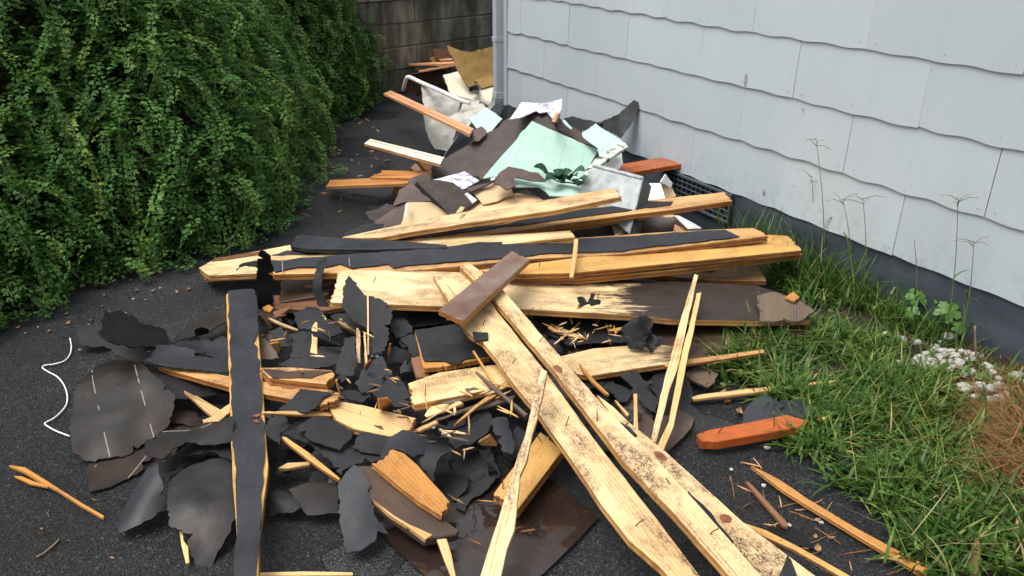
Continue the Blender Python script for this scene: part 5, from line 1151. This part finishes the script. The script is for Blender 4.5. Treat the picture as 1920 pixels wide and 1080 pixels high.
for q in px('F 700,664 707,668 713,662 705,660 698,668 826,806 833,812 812,800 1432,910 366,664'):
    pebble('plaster_crumb', P(q, .13 if q[0] < 900 and q[0] > 500 else .01), rs.uniform(.005, .009), 'white_paper', 'white plaster crumb among the dark scraps', 'crumb', 'white plaster crumbs')
for i, q in enumerate(px('F 1438,840 1372,880 1500,700 250,560 300,540 470,460 560,500 330,500 640,240 700,200 660,300 600,330 710,190 690,205 1540,980 1480,985')):
    pebble('grit_stone', P(q, .006), rs.uniform(.005, .010), 'stone', 'small pale grit stone loose on the asphalt', 'stone', 'loose grit on the asphalt')
# dry leaves
lme = []
for i in range(4):
    v = []; f = []; n = 5; L_ = .03; cu = rs.uniform(.2, .5)
    for k in range(n + 1):
        t = k / n; w_ = .009 * math.sin(math.pi * min(1, t * .95 + .03)); zc = .004 + .012 * cu * (t - .5) ** 2 * 4
        v += [(L_ * (t - .5), -w_, zc + .004), (L_ * (t - .5), 0, zc), (L_ * (t - .5), w_, zc + .005)]
    for k in range(n): q = 3 * k; f += [(q, q + 1, q + 4, q + 3), (q + 1, q + 2, q + 5, q + 4)]
    me = pymesh('dry_leaf', v, f); me.materials.append(M['leaf_dry']); lme.append(me)
def dry(region, n, label, group, z=.003, sc=1.0):
    reg = px(region); xs = [q[0] for q in reg]; ys = [q[1] for q in reg]; k = 0
    while k < n:
        c = (rs.uniform(min(xs), max(xs)), rs.uniform(min(ys), max(ys)))
        if not _inside(reg, *c): continue
        k += 1; o = bpy.data.objects.new('dry_leaf', lme[k % 4]); COL.objects.link(o); o.location = P(c, z); o.rotation_euler = (rs.gauss(0, .2), rs.gauss(0, .2), rs.uniform(0, 6.28)); s_ = sc * rs.uniform(.6, 1.3); o.scale = (s_, s_, s_)
        tag(o, label, 'leaf', group)
dry('F 0,600 130,545 430,475 470,500 380,540 150,620 60,660', 30, 'small dry brown leaf on the asphalt at the foot of the vine', 'dry leaves at the vine foot', sc=.7)
dry('F 600,230 690,190 760,170 745,205 700,230 620,290', 9, 'brown fallen leaf on the far asphalt by the block wall', 'fallen leaves by the block wall', sc=1.0)
dry('F 1330,700 1400,690 1460,760 1380,790', 8, 'dry tan leaf at the grass edge above the red offcut', 'dry leaves at the grass edge', sc=1.1)
dry('F 1430,900 1500,930 1650,1070 1560,1075', 4, 'dry tan leaf on the asphalt near the orange split lath', 'dry leaves by the orange lath', sc=.9)
# white cable, twig, wire stems
tag(link('white_cable', tube_me('white_cable', smooth_path([P(q, .008) for q in px('F 131,634 134,650 131,665 120,677 100,683 84,685 80,690 92,698 108,707 120,722 126,740 125,757 115,772 100,785 86,792 86,797 105,808 131,818')], 4), .0026, 6), M['white_wire']),
    'thin white cable curling on the asphalt at the far left', 'cable')
tag(link('twig', tube_me('twig', smooth_path([P(q, .006) for q in px('R2 245,952 290,930 340,890 375,860 398,832')], 4), .003, 6), M['twig']), 'dark curved twig on the asphalt, bottom left', 'twig')
tag(link('twig', tube_me('twig', smooth_path([P(q, z) for q, z in zip(px('S3 315,390 318,300 330,220 365,180 382,130'), (.01, .06, .11, .13, .17))], 4), .0022, 6), M['twig']), 'pale bare stem standing at the end of the pale board', 'twig')
tag(link('twig', tube_me('twig', smooth_path([P(q, .01) for q in px('S3 460,135 520,108 620,100 740,105')], 4), .004, 6), M['twig']), 'dark twig on the asphalt behind the felt boards', 'twig')

# ------------------------------------------------------------------ grass, weeds and straw on the right
def bed_z(x, y):
    q = Vector((x, y, 0)) - CW; return .02
GR = px('F 1425,415 1470,470 1450,530 1520,570 1450,610 1400,640 1355,670 1345,700 1400,730 1440,760 1530,800 1500,830 1540,870 1640,930 1720,1000 1740,1100 2000,1100 2000,720 1880,700 1780,640 1700,590 1600,530')
gpos = []; rs = random.Random(31)
GX = [P(q) for q in GR]; gpoly = [(q.x, q.y) for q in GX]; xs = [q[0] for q in gpoly]; ys = [q[1] for q in gpoly]
stones = [P(q, .03) for q in st_px]
tufts = []
while len(tufts) < 900:
    x, y = rs.uniform(min(xs), max(xs)), rs.uniform(min(ys), max(ys))
    if not _inside(gpoly, x, y): continue
    if (Vector((x, y, 0)) - CW).dot(NWL) < .03: continue
    d_ = min((x - q.x) ** 2 + (y - q.y) ** 2 for q in stones)
    if d_ < .075 ** 2 and rs.random() < .9: continue
    dens = .55 + .9 * noise.noise((x * 3.1, y * 3.1, 0))
    sp = P((1890, 830)); 
    if (x - sp.x) ** 2 + (y - sp.y) ** 2 < .22 ** 2 and rs.random() < .75: continue
    if rs.random() > dens: continue
    tufts.append((x, y))
for q in px('F 1370,690 1390,655 1330,690 1360,660 1480,845 1500,850 1560,905 1600,930 1690,1010 1700,1040 1650,960 1340,505 1370,508 1310,500 1400,470 1440,470 1320,520 1700,1070 1730,1060 1350,725'):
    p_ = P(q); tufts += [(p_.x, p_.y)] * 2
pos = []; az = []; L_ = []; Wd = []; ln = []; dp = []; tn = []
for x, y in tufts:
    t0 = .42 + .25 * noise.noise((x * 4, y * 4, 5)); near = max(.2, min(1, (Vector((x, y, 0)) - P((1500, 900))).length * 1.2)); hgt = rs.uniform(.7, 1.2)
    for b in range(rs.randint(7, 13)):
        pos.append((x + rs.gauss(0, .022), y + rs.gauss(0, .022), .015)); az.append(rs.uniform(0, 6.283)); L_.append(rs.uniform(.05, .15) * hgt); Wd.append(rs.uniform(.005, .0115)); ln.append(abs(rs.gauss(.85, .42))); dp.append(rs.uniform(.2, 1.6))
        tn.append(min(1, max(0, rs.gauss(t0, .17) if rs.random() > .05 else rs.uniform(.85, 1))))
for i in range(520):      # taller, thinner growth against the foundation
    s_ = rs.uniform(-1.25, .05); w_ = WP(s_, .015, rs.uniform(.03, .16)); pos.append(tuple(w_)); az.append(rs.uniform(0, 6.283)); L_.append(rs.uniform(.12, .30) * (1.15 if s_ > -.8 else .75)); Wd.append(rs.uniform(.003, .0075)); ln.append(abs(rs.gauss(.2, .2))); dp.append(rs.uniform(.2, 1.9)); tn.append(min(1, max(0, rs.gauss(.5, .2))))
for i in range(600):      # pale runners and dead blades lying through it
    x, y = tufts[rs.randrange(len(tufts))]; pos.append((x, y, rs.uniform(.03, .07))); az.append(rs.uniform(0, 6.283)); L_.append(rs.uniform(.10, .24)); Wd.append(rs.uniform(.0016, .003)); ln.append(rs.uniform(.9, 1.6)); dp.append(rs.gauss(.1, .3)); tn.append(rs.uniform(.75, 1))
g_ = blades('grass', np.array(pos), np.array(az), np.array(L_), np.array(Wd), np.array(ln), np.array(dp), np.array(tn), M['grass'])
tag(g_, 'green crabgrass growing along the slate foundation', 'grass', kind='stuff')
# low broad leaved weeds matted through the grass
lp = []; ld = []; lu = []; ll = []; lw = []; lt = []
for i in range(1500):
    x, y = tufts[rs.randrange(len(tufts))]; x += rs.gauss(0, .03); y += rs.gauss(0, .03); hz = rs.uniform(.02, .075); a0 = rs.uniform(0, 6.28); sz = rs.uniform(.010, .024); t_ = rs.gauss(.5, .15)
    for q in range(rs.randint(3, 5)):
        a = a0 + q * 1.4 + rs.gauss(0, .3); lp.append((x, y, hz)); ld.append((math.cos(a), math.sin(a), rs.uniform(-.1, .45))); lu.append((rs.gauss(0, .25), rs.gauss(0, .25), 1)); ll.append(sz * rs.uniform(.8, 1.3)); lw.append(sz * rs.uniform(.4, .65)); lt.append(min(.88, max(.05, t_ + rs.gauss(0, .08))))
tag(quad_leaves('low_weeds', np.array(lp), np.array(ld), np.array(lu), np.array(ll), np.array(lw), np.array(lt), M['grass']), 'small leaved green weeds matted through the grass', 'weeds', kind='stuff')
# dry straw heap
pos = []; az = []; L_ = []; Wd = []; ln = []; dp = []; tn = []
for i in range(1500):
    q = (rs.gauss(1905, 42), rs.gauss(830, 75)); p_ = P(q, .03); d_ = max(0, 1 - ((q[0] - 1905) / 90) ** 2 - ((q[1] - 830) / 150) ** 2)
    pos.append((p_.x, p_.y, .02 + .07 * d_ * rs.random())); az.append(rs.gauss(2.2, .9)); L_.append(rs.uniform(.05, .18)); Wd.append(rs.uniform(.0014, .003)); ln.append(rs.uniform(1.1, 1.65)); dp.append(rs.gauss(0, .25)); tn.append(rs.random())
for i in range(420):
    q = (rs.uniform(1640, 1920), rs.uniform(640, 900)); p_ = P(q, .03)
    pos.append((p_.x, p_.y, .03 + .02 * rs.random())); az.append(rs.uniform(0, 6.28)); L_.append(rs.uniform(.04, .16)); Wd.append(rs.uniform(.0012, .0026)); ln.append(rs.uniform(1.0, 1.6)); dp.append(rs.gauss(.1, .3)); tn.append(rs.random())
tag(blades('dry_straw', np.array(pos), np.array(az), np.array(L_), np.array(Wd), np.array(ln), np.array(dp), np.array(tn), M['straw']), 'brown dry straw heaped at the right edge', 'straw', kind='stuff')
# tall seed stalks in front of the siding
def stalk(base, tip, ztip, spikes, label, blad=2):
    A_ = P(base, .02); r_ = ray(tip); B_ = EYE + r_ * (A_.y / r_.y) if ztip is None else P(tip, ztip)
    o = empty('grass_stalk', A_, label, 'grass stalk', 'seed stalks in front of the siding')
    mid = A_.lerp(B_, .55) + Vector((.008, 0, .01)); pth = smooth_path([A_, mid, B_], 6); rel('stem', tube_me('stem', pth, .0021, 5, lambda t: 1.1 - .6 * t), M['stalk'], o)
    for a in range(spikes):
        th = 6.28 * a / spikes + rs.random(); d_ = Vector((math.cos(th), math.sin(th) * .5, rs.uniform(-.1, .5))).normalized(); l_ = rs.uniform(.05, .095)
        st_ = A_.lerp(B_, rs.uniform(.93, 1)); rel('spike', tube_me('spike', [st_, st_ + d_ * l_ * .5 + Vector((0, 0, .006)), st_ + d_ * l_ - Vector((0, 0, .008))], .0017, 4, lambda t: 1 - .6 * t), M['stalk'], o)
    for b in range(blad):
        t = rs.uniform(.1, .5); p_ = A_.lerp(B_, t); az_ = rs.uniform(0, 6.28)
        me_o = blades('blade', np.array([tuple(p_)]), np.array([az_]), np.array([rs.uniform(.10, .18)]), np.array([.008]), np.array([.4]), np.array([1.8]), np.array([.45]), M['grass'], o); me_o.matrix_basis = Matrix.Translation(o.location).inverted()
M['stalk'] = plain('seed_stalk', (.12, .14, .05), (.22, .22, .10), 40, .6, 0)
for b, t, n_, lb in (((1548, 470), (1530, 258), 4, 'tallest left grass stalk, its spikes before the siding joint'), ((1480, 450), (1500, 345), 5, 'thin grass stalk at the left of the stalks, near the board ends'), ((1520, 480), (1522, 330), 3, 'fine grass stalk between the two leftmost ones'),
        ((1620, 520), (1618, 372), 5, 'drooping grass stalk with many spikes in the middle of the siding'), ((1600, 500), (1580, 372), 4, 'grass stalk just left of the drooping one'), ((1775, 530), (1796, 370), 5, 'dark grass stalk with widely spread spikes on the right'),
        ((1800, 540), (1826, 450), 4, 'bent grass stalk right of the widely spread one'), ((1714, 505), (1714, 447), 0, 'short straight stalk without spikes before the siding'), ((1640, 500), (1680, 440), 0, 'leaning bare stalk right of the drooping one')):
    stalk((b[0], 480 + (b[0] - 1500) * .525 + 16), t, None, n_, lb)
# lobed weed
def weed(base, leaves, label, name='lobed_weed'):
    A_ = P(base, .03); o = empty(name, A_, label, 'weed')
    for (tip, z, size) in leaves:
        B_ = P(tip, z); rel('stalk', tube_me('stalk', smooth_path([A_, A_.lerp(B_, .5) + Vector((0, 0, .03)), B_], 4), .002, 5), M['weed_leaf'], o)
        nrm = Vector((rs.gauss(-.2, .25), -.55 + rs.gauss(0, .15), .8)).normalized(); X_ = (B_ - A_); X_ = (X_ - nrm * X_.dot(nrm)).normalized(); Y_ = nrm.cross(X_); v = [B_]; n = 30
        for k in range(n):
            th = 2 * math.pi * k / n; lobes = .62 + .38 * abs(math.cos(th * 2.5)) ** .8 + .06 * math.cos(th * 15); rr = size * lobes * (.55 if abs(th - math.pi) < .35 else 1)
            v.append(B_ + X_ * (rr * math.cos(th) + size * .5) + Y_ * rr * math.sin(th) - nrm * .25 * rr * rr / size)
        v[0] = B_ + X_ * size * .4
        rel('leaf', pymesh('leaf', v, [(0, k + 1, (k + 1) % n + 1) for k in range(n)]), M['weed_leaf'], o)
weed((1745, 625), (((1725, 565), .13, .045), ((1770, 590), .13, .05), ((1765, 565), .14, .035), ((1800, 590), .12, .035), ((1790, 610), .10, .03), ((1715, 590), .09, .03)), 'broad lobed leafy weed against the slate foundation')
weed((1830, 690), (((1815, 690), .06, .018), ((1850, 700), .06, .02), ((1860, 715), .05, .018), ((1835, 700), .06, .016)), 'small round leaved sprout among the white stones', 'sprout')
tag(link('twig', tube_me('twig', smooth_path([P(px('S4 900,640')[0], .03), P(px('S4 885,520')[0], .09), P(px('S4 880,350')[0], .17)], 5), .004, 6), M['twig']), 'brown dead stem standing among the white stones', 'twig')
